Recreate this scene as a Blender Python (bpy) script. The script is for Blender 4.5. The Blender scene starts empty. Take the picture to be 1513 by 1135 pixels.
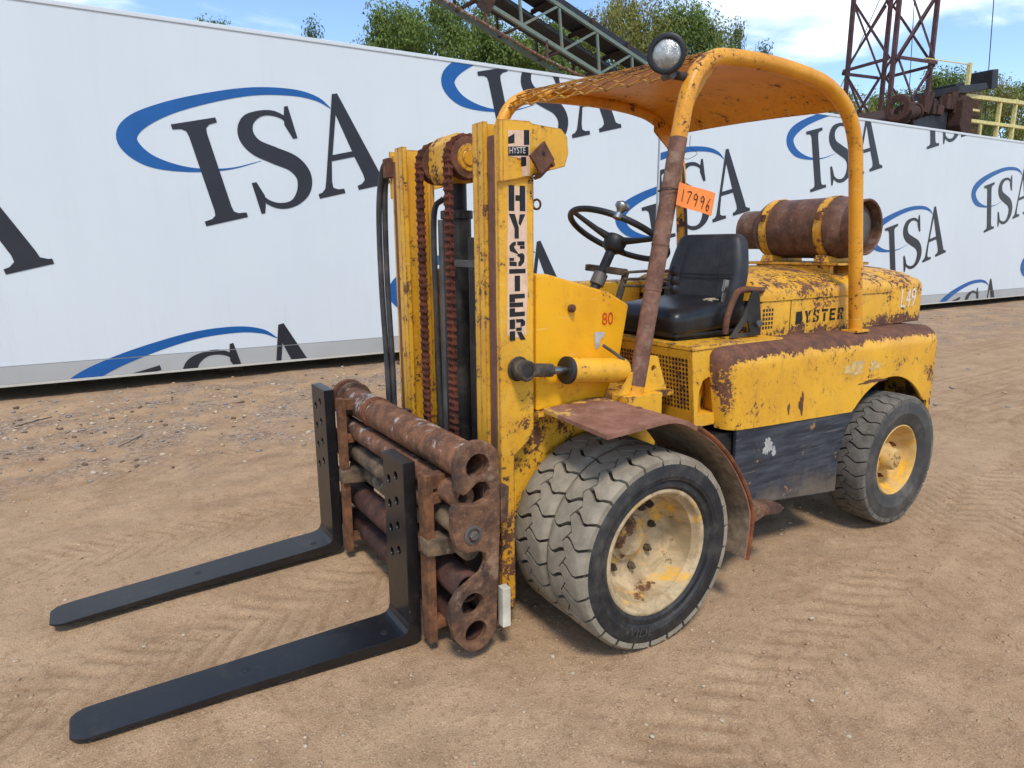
import bpy, bmesh, math, random
import numpy as np
from mathutils import Vector, Matrix
R = math.radians
random.seed(4); rng = np.random.default_rng(4)
scene = bpy.context.scene
COL = scene.collection

# ---------------------------------------------------------------- camera
CAM = Vector((-1.8023, -2.6667, 1.5865)); YAW, PITCH, ROLL, FPX = 1.00565, -0.20311, -0.00755, 992.85
fw = Vector((math.cos(YAW)*math.cos(PITCH), math.sin(YAW)*math.cos(PITCH), math.sin(PITCH)))
rt = Vector((math.sin(YAW), -math.cos(YAW), 0)); up = rt.cross(fw)
r2 = rt*math.cos(ROLL) + up*math.sin(ROLL); u2 = up*math.cos(ROLL) - rt*math.sin(ROLL)
cam = bpy.data.cameras.new('camera'); co = bpy.data.objects.new('camera', cam); COL.objects.link(co)
m = Matrix((r2, u2, -fw)).transposed().to_4x4(); m.translation = CAM; co.matrix_world = m
cam.sensor_width = 36; cam.lens = FPX/1513*36; cam.clip_end = 2000; cam.clip_start = .05
scene.camera = co

# ---------------------------------------------------------------- sky, sun, exposure
SUN_EL, SUN_AZ = R(56), math.atan2(-0.90, -0.43)      # direction towards the veiled sun (behind the camera)
world = bpy.data.worlds.new('World'); scene.world = world; world.use_nodes = True
nt = world.node_tree; nt.nodes.clear()
def wn(t, **k):
    n = nt.nodes.new(t)
    for a, b in k.items(): setattr(n, a, b)
    return n
sky = wn('ShaderNodeTexSky', sky_type='NISHITA', sun_disc=False, sun_elevation=SUN_EL,
         sun_rotation=math.pi/2-SUN_AZ, altitude=200, air_density=1.0, dust_density=.3, ozone_density=3.5)
tc = wn('ShaderNodeTexCoord'); sep = wn('ShaderNodeSeparateXYZ'); nt.links.new(tc.outputs['Generated'], sep.inputs[0])
zc = wn('ShaderNodeMath', operation='MAXIMUM'); nt.links.new(sep.outputs[2], zc.inputs[0]); zc.inputs[1].default_value = .0
za = wn('ShaderNodeMath', operation='ADD'); nt.links.new(zc.outputs[0], za.inputs[0]); za.inputs[1].default_value = .16
dv = wn('ShaderNodeVectorMath', operation='DIVIDE'); nt.links.new(tc.outputs['Generated'], dv.inputs[0])
cmb = wn('ShaderNodeCombineXYZ'); [nt.links.new(za.outputs[0], cmb.inputs[i]) for i in range(3)]; nt.links.new(cmb.outputs[0], dv.inputs[1])
mp = wn('ShaderNodeMapping'); nt.links.new(dv.outputs[0], mp.inputs[0]); mp.inputs['Scale'].default_value = (1.0, 1.5, .3); mp.inputs['Rotation'].default_value = (0, 0, .5); mp.inputs['Location'].default_value = (2.3, 5.1, 0)
ns = wn('ShaderNodeTexNoise'); nt.links.new(mp.outputs[0], ns.inputs['Vector']); ns.inputs['Scale'].default_value = 1.05; ns.inputs['Detail'].default_value = 9; ns.inputs['Roughness'].default_value = .56; ns.inputs['Distortion'].default_value = .4
mr = wn('ShaderNodeMapRange', interpolation_type='SMOOTHSTEP'); nt.links.new(ns.outputs[0], mr.inputs[0]); mr.inputs[1].default_value = .49; mr.inputs[2].default_value = .72
mx = wn('ShaderNodeMix', data_type='RGBA'); nt.links.new(mr.outputs[0], mx.inputs[0]); nt.links.new(sky.outputs[0], mx.inputs[6]); mx.inputs[7].default_value = (7.2, 7.6, 8.1, 1)
bg = wn('ShaderNodeBackground'); nt.links.new(mx.outputs[2], bg.inputs[0]); bg.inputs[1].default_value = .12
wo = wn('ShaderNodeOutputWorld'); nt.links.new(bg.outputs[0], wo.inputs[0])
sl = bpy.data.lights.new('sun', 'SUN'); sl.energy = 1.5; sl.angle = R(11); sl.color = (1, .95, .87)
so = bpy.data.objects.new('sun', sl); COL.objects.link(so)
sd = Vector((math.cos(SUN_EL)*math.cos(SUN_AZ), math.cos(SUN_EL)*math.sin(SUN_AZ), math.sin(SUN_EL)))
so.rotation_euler = sd.to_track_quat('Z', 'Y').to_euler(); so.location = sd*30
vs = scene.view_settings; vs.view_transform = 'Standard'; vs.look = 'None'; vs.exposure = 0.95; vs.gamma = 1; vs.use_curve_mapping = False
scene.cycles.max_bounces = 5; scene.cycles.use_adaptive_sampling = True; scene.cycles.adaptive_threshold = .02; scene.cycles.use_denoising = True
try: scene.cycles.denoiser = 'OPENIMAGEDENOISE'
except Exception: pass

# ---------------------------------------------------------------- material helpers
class G:
    """tiny node-graph helper"""
    def __init__(s, name):
        s.m = bpy.data.materials.new(name); s.m.use_nodes = True; s.t = s.m.node_tree; s.t.nodes.clear()
        s.o = s.n('ShaderNodeOutputMaterial'); s.p = s.n('ShaderNodeBsdfPrincipled'); s.L(s.p.outputs[0], s.o.inputs[0])
        s.c = s.n('ShaderNodeTexCoord').outputs['Object']
    def n(s, t, **k):
        q = s.t.nodes.new(t)
        for a, b in k.items(): setattr(q, a, b)
        return q
    def L(s, a, b):
        if hasattr(a, 'is_output'): s.t.links.new(a, b)
        else:
            if isinstance(a, (tuple, list)) and len(a) == 3 and b.type == 'RGBA': a = (*a, 1)
            b.default_value = a
    def noise(s, sc, det=5, ro=.6, vec=None, dist=0, out=0):
        q = s.n('ShaderNodeTexNoise'); s.L(vec or s.c, q.inputs['Vector']); q.inputs['Scale'].default_value = sc
        q.inputs['Detail'].default_value = det; q.inputs['Roughness'].default_value = ro; q.inputs['Distortion'].default_value = dist
        return q.outputs[out]
    def voro(s, sc, vec=None, feat='F1', out=0, rnd=1):
        q = s.n('ShaderNodeTexVoronoi', feature=feat); s.L(vec or s.c, q.inputs['Vector']); q.inputs['Scale'].default_value = sc
        q.inputs['Randomness'].default_value = rnd
        return q.outputs[out]
    def map(s, sc=(1, 1, 1), rot=(0, 0, 0), loc=(0, 0, 0)):
        q = s.n('ShaderNodeMapping'); s.L(s.c, q.inputs[0]); q.inputs['Scale'].default_value = sc; q.inputs['Rotation'].default_value = rot; q.inputs['Location'].default_value = loc
        return q.outputs[0]
    def ma(s, op, a, b=0., c=None):
        q = s.n('ShaderNodeMath', operation=op); s.L(a, q.inputs[0]); s.L(b, q.inputs[1])
        if c is not None: s.L(c, q.inputs[2])
        return q.outputs[0]
    def step(s, v, lo, hi, a=0., b=1.):
        q = s.n('ShaderNodeMapRange', interpolation_type='SMOOTHSTEP'); s.L(v, q.inputs[0])
        for i, x in enumerate((lo, hi, a, b)): q.inputs[i+1].default_value = x
        return q.outputs[0]
    def mix(s, f, a, b):
        q = s.n('ShaderNodeMix', data_type='RGBA'); s.L(f, q.inputs[0]); s.L(a, q.inputs[6]); s.L(b, q.inputs[7]); return q.outputs[2]
    def fmix(s, f, a, b):
        q = s.n('ShaderNodeMix', data_type='FLOAT'); s.L(f, q.inputs[0]); s.L(a, q.inputs[2]); s.L(b, q.inputs[3]); return q.outputs[0]
    def sep(s, v):
        q = s.n('ShaderNodeSeparateXYZ'); s.L(v, q.inputs[0]); return q.outputs
    def nz(s):
        return s.sep(s.n('ShaderNodeNewGeometry').outputs['Normal'])[2]
    def edge(s, rad=.012):
        b = s.n('ShaderNodeBevel'); b.samples = 4; b.inputs[0].default_value = rad
        g = s.n('ShaderNodeNewGeometry'); d = s.n('ShaderNodeVectorMath', operation='DOT_PRODUCT')
        s.L(b.outputs[0], d.inputs[0]); s.L(g.outputs['Normal'], d.inputs[1])
        return s.step(d.outputs['Value'], .985, .80, 0, 1) if False else s.ma('MINIMUM', s.ma('MULTIPLY', s.ma('SUBTRACT', 1., d.outputs['Value']), 4.), 1.)
    def bump(s, h, st=.3, dist=.005):
        q = s.n('ShaderNodeBump'); s.L(h, q.inputs['Height']); q.inputs['Strength'].default_value = st; q.inputs['Distance'].default_value = dist
        s.L(q.outputs[0], s.p.inputs['Normal'])
    def set(s, col=None, rough=None, metal=None, spec=None):
        for k, v in (('Base Color', col), ('Roughness', rough), ('Metallic', metal), ('Specular IOR Level', spec)):
            if v is not None: s.L(v, s.p.inputs[k])
        return s.m

def rust_color(g, dark=(.085, .038, .023), mid=(.185, .076, .040), lite=(.34, .145, .06)):
    a = g.noise(14, 6, .7); b = g.noise(60, 4, .7)
    c = g.mix(g.step(a, .35, .68), dark, mid)
    return g.mix(g.ma('MULTIPLY', g.step(b, .55, .75), .65), c, lite)

def paint(name, col, thr=.64, edge=.22, top=0., drip=.0, rough=.42, col2=None, dust=.25, wear=(), dustcol=(.33, .25, .16), speck=.6, grime=.30):
    """yellow paint with chips down to rust; wear = (axis, from, to, amount): an edge that has been rubbed or weathered bare"""
    g = G(name); geo = g.noise(11, 6, .70); fine = g.noise(52, 4, .72); big = g.noise(2.3, 3, .5)
    v = g.ma('ADD', g.ma('MULTIPLY', geo, .55), g.ma('MULTIPLY', fine, .45))
    v = g.ma('ADD', v, g.ma('MULTIPLY', g.ma('SUBTRACT', big, .5), .32))
    if drip:
        st = g.noise(34, 3, .6, vec=g.map((1, 1, .06))); v = g.ma('ADD', v, g.ma('MULTIPLY', g.ma('SUBTRACT', st, .5), drip))
    if edge: v = g.ma('ADD', v, g.ma('MULTIPLY', g.edge(), edge))
    if top: v = g.ma('ADD', v, g.ma('MULTIPLY', g.ma('MAXIMUM', g.nz(), 0.), top))
    for ax, lo, hi, am in wear: v = g.ma('ADD', v, g.step(g.sep(g.c)[ax], lo, hi, 0, am))
    mask = g.step(v, thr, thr+.016); halo = g.step(v, thr-.10, thr+.005)
    if speck: mask = g.ma('MAXIMUM', mask, g.ma('MULTIPLY', g.step(g.ma('ADD', g.noise(115, 2, .6), g.ma('MULTIPLY', g.ma('SUBTRACT', big, .5), .25)), .68, .72), speck))
    tone = g.noise(3.2, 4, .6); c2 = col2 or tuple(x*k for x, k in zip(col, (.86, .80, .8)))
    base = g.mix(g.step(tone, .36, .66), col, c2)
    base = g.mix(g.ma('MULTIPLY', halo, .34), base, (.40, .17, .025))
    gs = g.step(g.noise(20, 5, .7, vec=g.map((1, 1, .16))), .52, .80); base = g.mix(g.ma('MULTIPLY', gs, grime), base, (.30, .17, .035))
    sc_ = g.step(g.noise(70, 2, .5, vec=g.map((.10, .10, 1.6), (.3, .5, .2))), .68, .72); base = g.mix(g.ma('MULTIPLY', sc_, .35), base, (.72, .55, .22))
    du = g.ma('MULTIPLY', g.step(g.noise(6, 5, .72), .48, .72), dust)
    base = g.mix(du, base, dustcol)
    c = g.mix(mask, base, rust_color(g))
    g.bump(g.ma('ADD', g.ma('MULTIPLY', mask, -1.), g.ma('MULTIPLY', fine, g.fmix(mask, .12, .7))), .35, .0025)
    return g.set(c, g.fmix(mask, g.fmix(g.ma('MAXIMUM', du, g.ma('MULTIPLY', gs, .6)), rough, .78), .88), 0., .4)

def rusty(name, dark=(.085, .038, .023), mid=(.185, .076, .040), lite=(.34, .145, .06), scale=.0, lichen=0., black=0., rough=.85, lcol=(.5, .47, .42)):
    g = G(name); c = rust_color(g, dark, mid, lite)
    if black: c = g.mix(g.ma('MULTIPLY', g.step(g.noise(5, 6, .65, dist=.5), .47, .6), black), c, (.022, .02, .02))
    if lichen: c = g.mix(g.ma('MULTIPLY', g.step(g.ma('ADD', g.ma('MULTIPLY', g.noise(16, 7, .7), .65), g.ma('MULTIPLY', g.noise(3.5, 2), .35)), .53, .60), lichen), c, lcol)
    g.bump(g.ma('ADD', g.noise(40, 6, .75), g.noise(130, 3, .6)), .45, .003)
    return g.set(c, rough, 0., .3)

def plain(name, col, rough=.6, var=.25, sc=8, metal=0., bump=.15, spec=.4, dust=0., dustcol=(.33, .25, .17)):
    g = G(name); n = g.noise(sc, 6, .65)
    c = g.mix(g.step(n, .3, .7), tuple(x*(1-var) for x in col), tuple(min(1, x*(1+var)) for x in col))
    if dust: c = g.mix(g.ma('MULTIPLY', g.step(g.noise(sc*.7, 7, .7, dist=.3), .44, .7), dust), c, dustcol)
    g.bump(g.noise(sc*9, 4, .7), bump, .002)
    return g.set(c, rough, metal, spec)

YEL = (.80, .415, .026)
M = {}
M['yellow'] = paint('yellow_paint', YEL, .59, .16, dust=.10)
M['yellow_top'] = paint('yellow_paint_weathered_top', YEL, .575, .12, top=.05, dust=.2)
M['yellow_mast'] = paint('yellow_paint_mast', YEL, .570, .20, dust=.12, drip=.10, wear=((2, 1.0, .35, .06),))
M['yellow_web'] = paint('yellow_paint_mast_side', YEL, .58, .22, dust=.15, drip=.06, wear=((2, 1.0, .45, .09),))
M['yellow_shell'] = paint('yellow_paint_shell', YEL, .612, .03, drip=.10, dust=.08, wear=((2, 1.03, 1.10, .30), (0, .69, .60, .13), (0, 2.2, 2.48, .13)))
M['yellow_hood'] = paint('yellow_paint_hood', YEL, .575, .06, top=.045, dust=.10, wear=((2, 1.20, 1.125, .13),))
M['yellow_roof'] = paint('yellow_paint_roof', (.78, .34, .02), .60, .18, dust=.05, wear=((2, 1.7, 1.1, .06),))
M['yellow_fresh'] = paint('yellow_paint_cowl', (.86, .41, .008), .635, .10, dust=.02, rough=.36, grime=.12)
def g_fender():
    g = G('rust_fender'); c = rust_color(g, (.20, .088, .054), (.30, .145, .092), (.40, .23, .15)); q = g.sep(g.c)
    w = g.ma('ADD', g.ma('ADD', g.step(q[0], -.05, -.30, 0, .16), g.step(g.ma('ABSOLUTE', q[1]), .66, .52, 0, .16)), g.ma('MULTIPLY', g.noise(9, 6, .7), 1.))
    c = g.mix(g.step(w, .72, .76), c, (.60, .36, .06)); c = g.mix(g.ma('MULTIPLY', g.step(g.noise(4, 5, .7), .55, .7), .35), c, (.42, .30, .21))
    g.bump(g.noise(45, 4, .7), .35, .003); return g.set(c, .72, 0., .3)
M['fender'] = g_fender(); M['rail_strip'] = rusty('rust_rail', (.13, .058, .036), (.20, .09, .06), (.30, .15, .09), rough=.75)
M['rust'] = rusty('rust')
M['rust_orange'] = rusty('rust_orange', (.10, .035, .015), (.24, .075, .025), (.38, .15, .055))
M['rust_carrier'] = rusty('rust_carrier', (.10, .045, .022), (.25, .105, .045), (.38, .20, .09), black=.3)
M['rust_pipe'] = rusty('rust_pipe_flaking', (.10, .048, .028), (.25, .108, .052), (.38, .20, .105), lichen=.62, black=.3)
M['rust_red'] = rusty('rust_red_primer', (.05, .022, .015), (.11, .046, .03), (.17, .08, .05), black=.45)
M['rust_plate'] = rusty('rust_plate', (.09, .045, .028), (.235, .115, .06), (.40, .24, .13), lichen=.45, black=.55, lcol=(.36, .26, .16))
M['chain'] = rusty('rust_chain', (.07, .022, .013), (.17, .05, .026), (.28, .10, .05))
M['tank'] = rusty('rust_gas_cylinder', (.085, .042, .028), (.175, .085, .05), (.28, .16, .09), lichen=.12, rough=.55)
M['pole'] = rusty('rust_worn_leg', (.13, .062, .042), (.24, .125, .082), (.36, .25, .17), lichen=.4, lcol=(.33, .26, .18))
M['fork'] = plain('black_fork_paint', (.005, .0055, .007), .30, .4, 5, bump=.25, spec=.6, dust=.06, dustcol=(.05, .045, .04))
def g_fork():
    g = G('black_fork_paint'); n = g.noise(5, 5, .65); c = g.mix(g.step(n, .3, .7), (.0035, .004, .005), (.008, .0085, .0105))
    sc = g.noise(60, 3, .6, vec=g.map((.05, 1, 1), (0, 0, .1))); sp = g.noise(26, 5, .75)
    m1 = g.ma('MULTIPLY', g.step(sc, .70, .74), .5); m2 = g.step(g.ma('ADD', sp, g.ma('MULTIPLY', g.edge(.006), .10)), .69, .72)
    c = g.mix(m1, c, (.06, .058, .055)); c = g.mix(g.ma('MULTIPLY', m2, .8), c, (.17, .13, .09))
    c = g.mix(g.ma('MULTIPLY', g.step(g.noise(9, 6, .75), .52, .75), .16), c, (.16, .115, .07))
    g.bump(g.noise(45, 4, .7), .3, .002); return g.set(c, g.fmix(g.ma('MAXIMUM', m1, m2), g.fmix(n, .24, .40), .7), 0., .6)
M['fork'] = g_fork()
M['black'] = plain('black_paint', (.012, .012, .013), .5, .3, 12)
M['grease'] = plain('greasy_black_steel', (.013, .0125, .012), .45, .5, 7, dust=.5, dustcol=(.10, .085, .07))
M['steel'] = plain('grey_steel', (.11, .105, .098), .5, .35, 10, metal=.3, dust=.4, dustcol=(.16, .12, .085))
M['dirty'] = rusty('dirty_steel', (.045, .036, .027), (.10, .075, .05), (.24, .16, .085), black=.55, lichen=.35, lcol=(.28, .2, .12))
M['rod'] = rusty('dusty_rod', (.10, .07, .045), (.22, .145, .08), (.34, .23, .12), lichen=.5, black=.5, lcol=(.33, .27, .19))
M['chrome'] = plain('chrome', (.36, .35, .33), .32, .1, 8, metal=1., bump=.05)
M['rubber'] = plain('hose_rubber', (.035, .036, .038), .6, .3, 9, dust=.2)
M['vinyl'] = plain('seat_vinyl', (.022, .022, .024), .48, .25, 14, bump=.5, dust=.28, dustcol=(.075, .07, .066))
M['vinyl_worn'] = plain('seat_vinyl_glossy', (.013, .013, .014), .32, .3, 10, bump=.4, dust=.15, dustcol=(.09, .08, .07))
M['foam'] = plain('torn_seat_foam', (.30, .25, .16), .95, .35, 30, bump=.8)
M['glass_lamp'] = plain('lamp_glass', (.42, .40, .36), .10, .5, 22, metal=.7, bump=.9)
M['white'] = plain('white_block', (.62, .58, .46), .75, .2, 9, dust=.25)
M['ink'] = plain('stencil_ink', (.012, .012, .012), .6, .3, 30)
M['decal'] = plain('decal_backing', (.72, .48, .32), .55, .12, 20, dust=.15)
M['decal_white'] = plain('decal_white', (.66, .62, .54), .6, .15, 25)
M['decal_red'] = plain('decal_red', (.55, .035, .01), .5, .2, 20)
M['rubbed'] = plain('rubbed_paint', (.62, .40, .12), .75, .3, 30, dust=.7, dustcol=(.46, .40, .28))
M['scuff'] = plain('grey_scuff', (.42, .40, .36), .7, .2, 25)
M['gravelly'] = plain('mud', (.25, .18, .115), .95, .35, 24, bump=.9)
M['tag'] = plain('orange_tag', (.95, .26, .05), .6, .06, 6, bump=.05)
M['rail'] = plain('pale_yellow_rail', (.62, .52, .20), .6, .2, 8)
M['tower'] = plain('tower_rust', (.085, .038, .035), .75, .35, 5)
M['boom'] = paint('green_boom_paint', (.14, .19, .145), .62, .0, dust=.2)
M['belt'] = plain('conveyor_belt', (.020, .021, .025), .6, .35, 3)
M['rust_big'] = rusty('rust_machine', (.035, .017, .011), (.085, .036, .021), (.17, .075, .035), black=.5)

def g_sidewall(name, base, dust):
    g = G(name); n = g.noise(11, 6, .65)
    c = g.mix(g.step(n, .3, .7), tuple(x*.7 for x in base), base)
    c = g.mix(g.ma('MULTIPLY', g.step(g.noise(5, 7, .75), .42, .72), dust), c, (.17, .145, .115))
    g.bump(g.noise(60, 4, .6), .25, .002); return g.set(c, .62, 0., .35)
M['sidewall'] = g_sidewall('tyre_sidewall', (.020, .020, .021), .42)
M['sidewall_rear'] = g_sidewall('tyre_sidewall_dusty', (.058, .055, .050), .7)
def g_tread(name, a, b):
    g = G(name); n = g.noise(9, 6, .7); f = g.noise(70, 4, .7)
    c = g.mix(g.step(n, .33, .68), a, b); c = g.mix(g.ma('MULTIPLY', g.step(f, .55, .75), .4), c, (.36, .31, .24))
    g.bump(f, .35, .003); return g.set(c, .9, 0., .2)
M['tread'] = g_tread('dusty_tread', (.215, .179, .128), (.33, .279, .203))
M['groove'] = g_tread('tread_groove_brown', (.05, .04, .028), (.11, .078, .048))  # darker brown between the tread blocks
M['tread_rear'] = g_tread('dusty_rear_tread', (.095, .085, .07), (.17, .15, .12))
def g_rim(name, dust, thr):
    g = G(name); v = g.ma('ADD', g.ma('MULTIPLY', g.noise(12, 8, .7), .65), g.ma('MULTIPLY', g.noise(4, 3), .35))
    c = g.mix(g.step(g.noise(5, 6, .7, dist=.4), .40, .56), (.40, .30, .18), (.36, .27, .165)) if dust else None
    dc = g.mix(g.step(g.noise(9, 6, .7, dist=.8), .36, .66), (.33, .235, .125), (.56, .42, .24)); y = g.mix(g.ma('MULTIPLY', g.step(g.noise(5.5, 5, .72, dist=.5), .30, .49), dust), YEL, dc)
    if dust == 1.0:
        dd = g.n('ShaderNodeVectorMath', operation='DISTANCE'); g.L(g.c, dd.inputs[0]); dd.inputs[1].default_value = (-.07, -.76, .45); v = g.ma('ADD', v, g.step(dd.outputs['Value'], .20, .05, 0, .13))
    y = g.mix(g.step(v, thr, thr+.06), y, rust_color(g, (.10, .045, .02), (.22, .09, .035), (.34, .17, .07)))
    g.bump(g.noise(50, 5, .7), .3, .003); return g.set(y, .75, 0., .3)
M['rim'] = g_rim('dusty_rim', 1.0, .58); M['rim_hub'] = g_rim('rim_hub_rusty', .7, .55); M['rim_rear'] = g_rim('rear_rim_yellow', .62, .60)
def g_side():
    g = G('black_side_panel'); sc = g.noise(9, 7, .7, vec=g.map((.35, 1, 2.6), (0, .12, 0))); s2 = g.noise(40, 3, .5, vec=g.map((.08, 1, 2.2), (0, .09, 0)))
    c = g.mix(g.step(sc, .36, .7), (.014, .018, .027), (.062, .070, .084))
    c = g.mix(g.ma('MULTIPLY', g.step(s2, .63, .70), .45), c, (.24, .20, .155))
    low = g.step(g.ma('ADD', g.sep(g.c)[2], g.ma('MULTIPLY', g.noise(7, 6, .7), .5)), .72, .48)
    c = g.mix(g.ma('MULTIPLY', low, .8), c, (.17, .13, .09))
    c = g.mix(g.step(g.ma('ADD', g.noise(7, 8, .75), g.ma('MULTIPLY', g.noise(2.2, 2), .25)), .745, .77), c, (.30, .16, .06))
    g.bump(sc, .2, .003); return g.set(c, .5, 0., .45)
M['side_black'] = g_side()
def g_white(name, a, b, dirt, rough=.42):
    g = G(name); c = g.mix(g.step(g.noise(.5, 4, .6), .3, .7), a, b)
    st = g.noise(9, 6, .7, vec=g.map((1, 1, .09)))
    c = g.mix(g.ma('MULTIPLY', g.step(st, .52, .78), dirt), c, (.42, .38, .32))
    st2 = g.noise(2.6, 3, .6, vec=g.map((1, 1, .02))); c = g.mix(g.ma('MULTIPLY', g.step(st2, .40, .66), .06), c, (.50, .53, .55))
    return g.set(c, rough, 0., .4)
M['trailer'] = g_white('white_trailer_skin', (.635, .668, .665), (.61, .645, .645), .12)
M['trailer_rail'] = g_white('trailer_bottom_rail', (.42, .41, .385), (.35, .34, .315), .6, .6)
M['trailer_lip'] = g_white('trailer_lip', (.56, .52, .44), (.46, .42, .34), .6, .6)
M['logo_blue'] = plain('logo_blue', (.006, .090, .29), .4, .08, 3, bump=.02)
M['logo_dark'] = plain('logo_charcoal', (.020, .019, .025), .4, .12, 3, bump=.02)
def g_leaf(name, a, b, c3):
    g = G(name); q = g.n('ShaderNodeObjectInfo'); n = g.noise(6, 3, .6); n2 = g.noise(45, 2, .5)
    c = g.mix(g.step(n, .36, .64), a, b); c = g.mix(g.ma('MULTIPLY', g.step(n2, .45, .7), .6), c, c3)
    tr = g.n('ShaderNodeBsdfTranslucent'); g.L(c, tr.inputs[0]); ms = g.n('ShaderNodeMixShader'); ms.inputs[0].default_value = .3
    g.set(c, .6, 0., .25); g.L(g.p.outputs[0], ms.inputs[1]); g.L(tr.outputs[0], ms.inputs[2]); g.L(ms.outputs[0], g.o.inputs[0]); return g.m
M['leaf_green'] = g_leaf('leaves_green', (.085, .135, .026), (.155, .215, .042), (.24, .285, .07))
M['leaf_olive'] = g_leaf('leaves_olive', (.15, .165, .036), (.25, .235, .055), (.35, .29, .085))
M['leaf_fir'] = g_leaf('leaves_fir', (.05, .085, .03), (.08, .125, .04), (.11, .155, .055))
M['bark'] = plain('bark', (.10, .075, .05), .9, .4, 8, bump=.8)

# ---------------------------------------------------------------- geometry helpers
def V(*a): return Vector(a)
def link(name, me, parent=None, kind=None, label=None, cat=None, group=None):
    o = bpy.data.objects.new(name, me); COL.objects.link(o)
    if parent is not None: o.parent = parent
    for k, v in (('kind', kind), ('label', label), ('category', cat), ('group', group)):
        if v: o[k] = v
    return o
def thing(name, loc, label, cat, group=None, rz=0):
    o = link(name, None, None, None, label, cat, group); o.location = loc; o.rotation_euler.z = rz; o.empty_display_size = .1; return o
def finish(bm, name, mat, parent=None, bevel=0., smooth=40, seg=2, **k):
    if bevel:
        bm.normal_update()
        ed = [e for e in bm.edges if len(e.link_faces) == 2 and e.calc_face_angle(0) > R(28)]
        bmesh.ops.bevel(bm, geom=ed, offset=bevel, segments=seg, affect='EDGES', profile=.5, clamp_overlap=True)
    me = bpy.data.meshes.new(name); bm.to_mesh(me); bm.free()
    for q in (mat if isinstance(mat, (list, tuple)) else [mat]): me.materials.append(M[q])
    if smooth:
        me.polygons.foreach_set('use_smooth', [True]*len(me.polygons)); me.set_sharp_from_angle(angle=R(smooth))
    me.update(); o = link(name, me, parent, **k)
    if bevel and smooth:      # keep broad faces flat next to their small bevels
        w = o.modifiers.new('weighted_normal', 'WEIGHTED_NORMAL'); w.keep_sharp = True; w.weight = 80
    return o
def BM(): return bmesh.new()
def add(bm, vs, fs, mi=0):
    q = [bm.verts.new(v) for v in vs]
    for f in fs:
        try: x = bm.faces.new([q[i] for i in f]); x.material_index = mi
        except ValueError: pass
    return q
def box(bm, a, b, mat=None, mi=0):
    (x0, y0, z0), (x1, y1, z1) = a, b
    x0, x1 = sorted((x0, x1)); y0, y1 = sorted((y0, y1)); z0, z1 = sorted((z0, z1))
    vs = [V(x, y, z) for z in (z0, z1) for y in (y0, y1) for x in (x0, x1)]
    if mat is not None: vs = [mat @ v for v in vs]
    add(bm, vs, [(0, 2, 3, 1), (4, 5, 7, 6), (0, 1, 5, 4), (2, 6, 7, 3), (0, 4, 6, 2), (1, 3, 7, 5)], mi)
def bar(bm, a, b, w, h=None, upv=(0, 0, 1), mi=0):
    """rectangular bar from a to b"""
    a, b = Vector(a), Vector(b); h = h or w; d = (b-a); L = d.length; d.normalize(); u = Vector(upv)
    if abs(d.dot(u)) > .98: u = V(1, 0, 0)
    s = d.cross(u).normalized(); u = s.cross(d)
    m = Matrix((d, s, u)).transposed().to_4x4(); m.translation = a
    box(bm, (0, -w/2, -h/2), (L, w/2, h/2), m, mi)
def frames(pts):
    pts = [Vector(p) for p in pts]; T = []
    for i in range(len(pts)):
        t = (pts[min(i+1, len(pts)-1)]-pts[max(i-1, 0)]).normalized(); T.append(t)
    n = T[0].orthogonal().normalized(); out = []
    for i, t in enumerate(T):
        n = (n - t*n.dot(t)).normalized(); out.append((pts[i], n, t.cross(n)))
    return out
def spline(pts, k=6):
    P = [Vector(p) for p in pts]; P = [2*P[0]-P[1]]+P+[2*P[-1]-P[-2]]; out = []
    for i in range(1, len(P)-2):
        a, b, c, d = P[i-1:i+3]
        for j in range(k):
            t = j/k; out.append(.5*((2*b)+(c-a)*t+(2*a-5*b+4*c-d)*t*t+(3*b-a-3*c+d)*t**3))
    return out+[P[-2]]
def tube(bm, pts, r, seg=12, mi=0, cap=True):
    F = frames(pts); rr = r if hasattr(r, '__len__') else [r]*len(F); rings = []
    for (p, n, b), q in zip(F, rr):
        rings.append([bm.verts.new(p+(n*math.cos(t)+b*math.sin(t))*q) for t in [2*math.pi*i/seg for i in range(seg)]])
    for A, B in zip(rings, rings[1:]):
        for i in range(seg):
            f = bm.faces.new((A[i], A[(i+1) % seg], B[(i+1) % seg], B[i])); f.material_index = mi
    if cap:
        for q in (rings[0][::-1], rings[-1]):
            f = bm.faces.new(q); f.material_index = mi
def lathe(bm, prof, c, axis='y', seg=48, mi=0, closed=False):
    """prof: (radius, offset along axis)"""
    rings = []
    for r, o in prof:
        ring = []
        for i in range(seg):
            t = 2*math.pi*i/seg; a, b = r*math.cos(t), r*math.sin(t)
            v = {'y': V(a, o, b), 'x': V(o, a, b), 'z': V(a, b, o)}[axis]
            ring.append(bm.verts.new(v+Vector(c)))
        rings.append(ring)
    n = len(rings)
    for k in range(n if closed else n-1):
        A, B = rings[k], rings[(k+1) % n]
        for i in range(seg):
            f = bm.faces.new((A[i], B[i], B[(i+1) % seg], A[(i+1) % seg])); f.material_index = mi
    return rings
def cyl(bm, a, b, r, seg=16, mi=0): tube(bm, [a, b], r, seg, mi)
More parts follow.
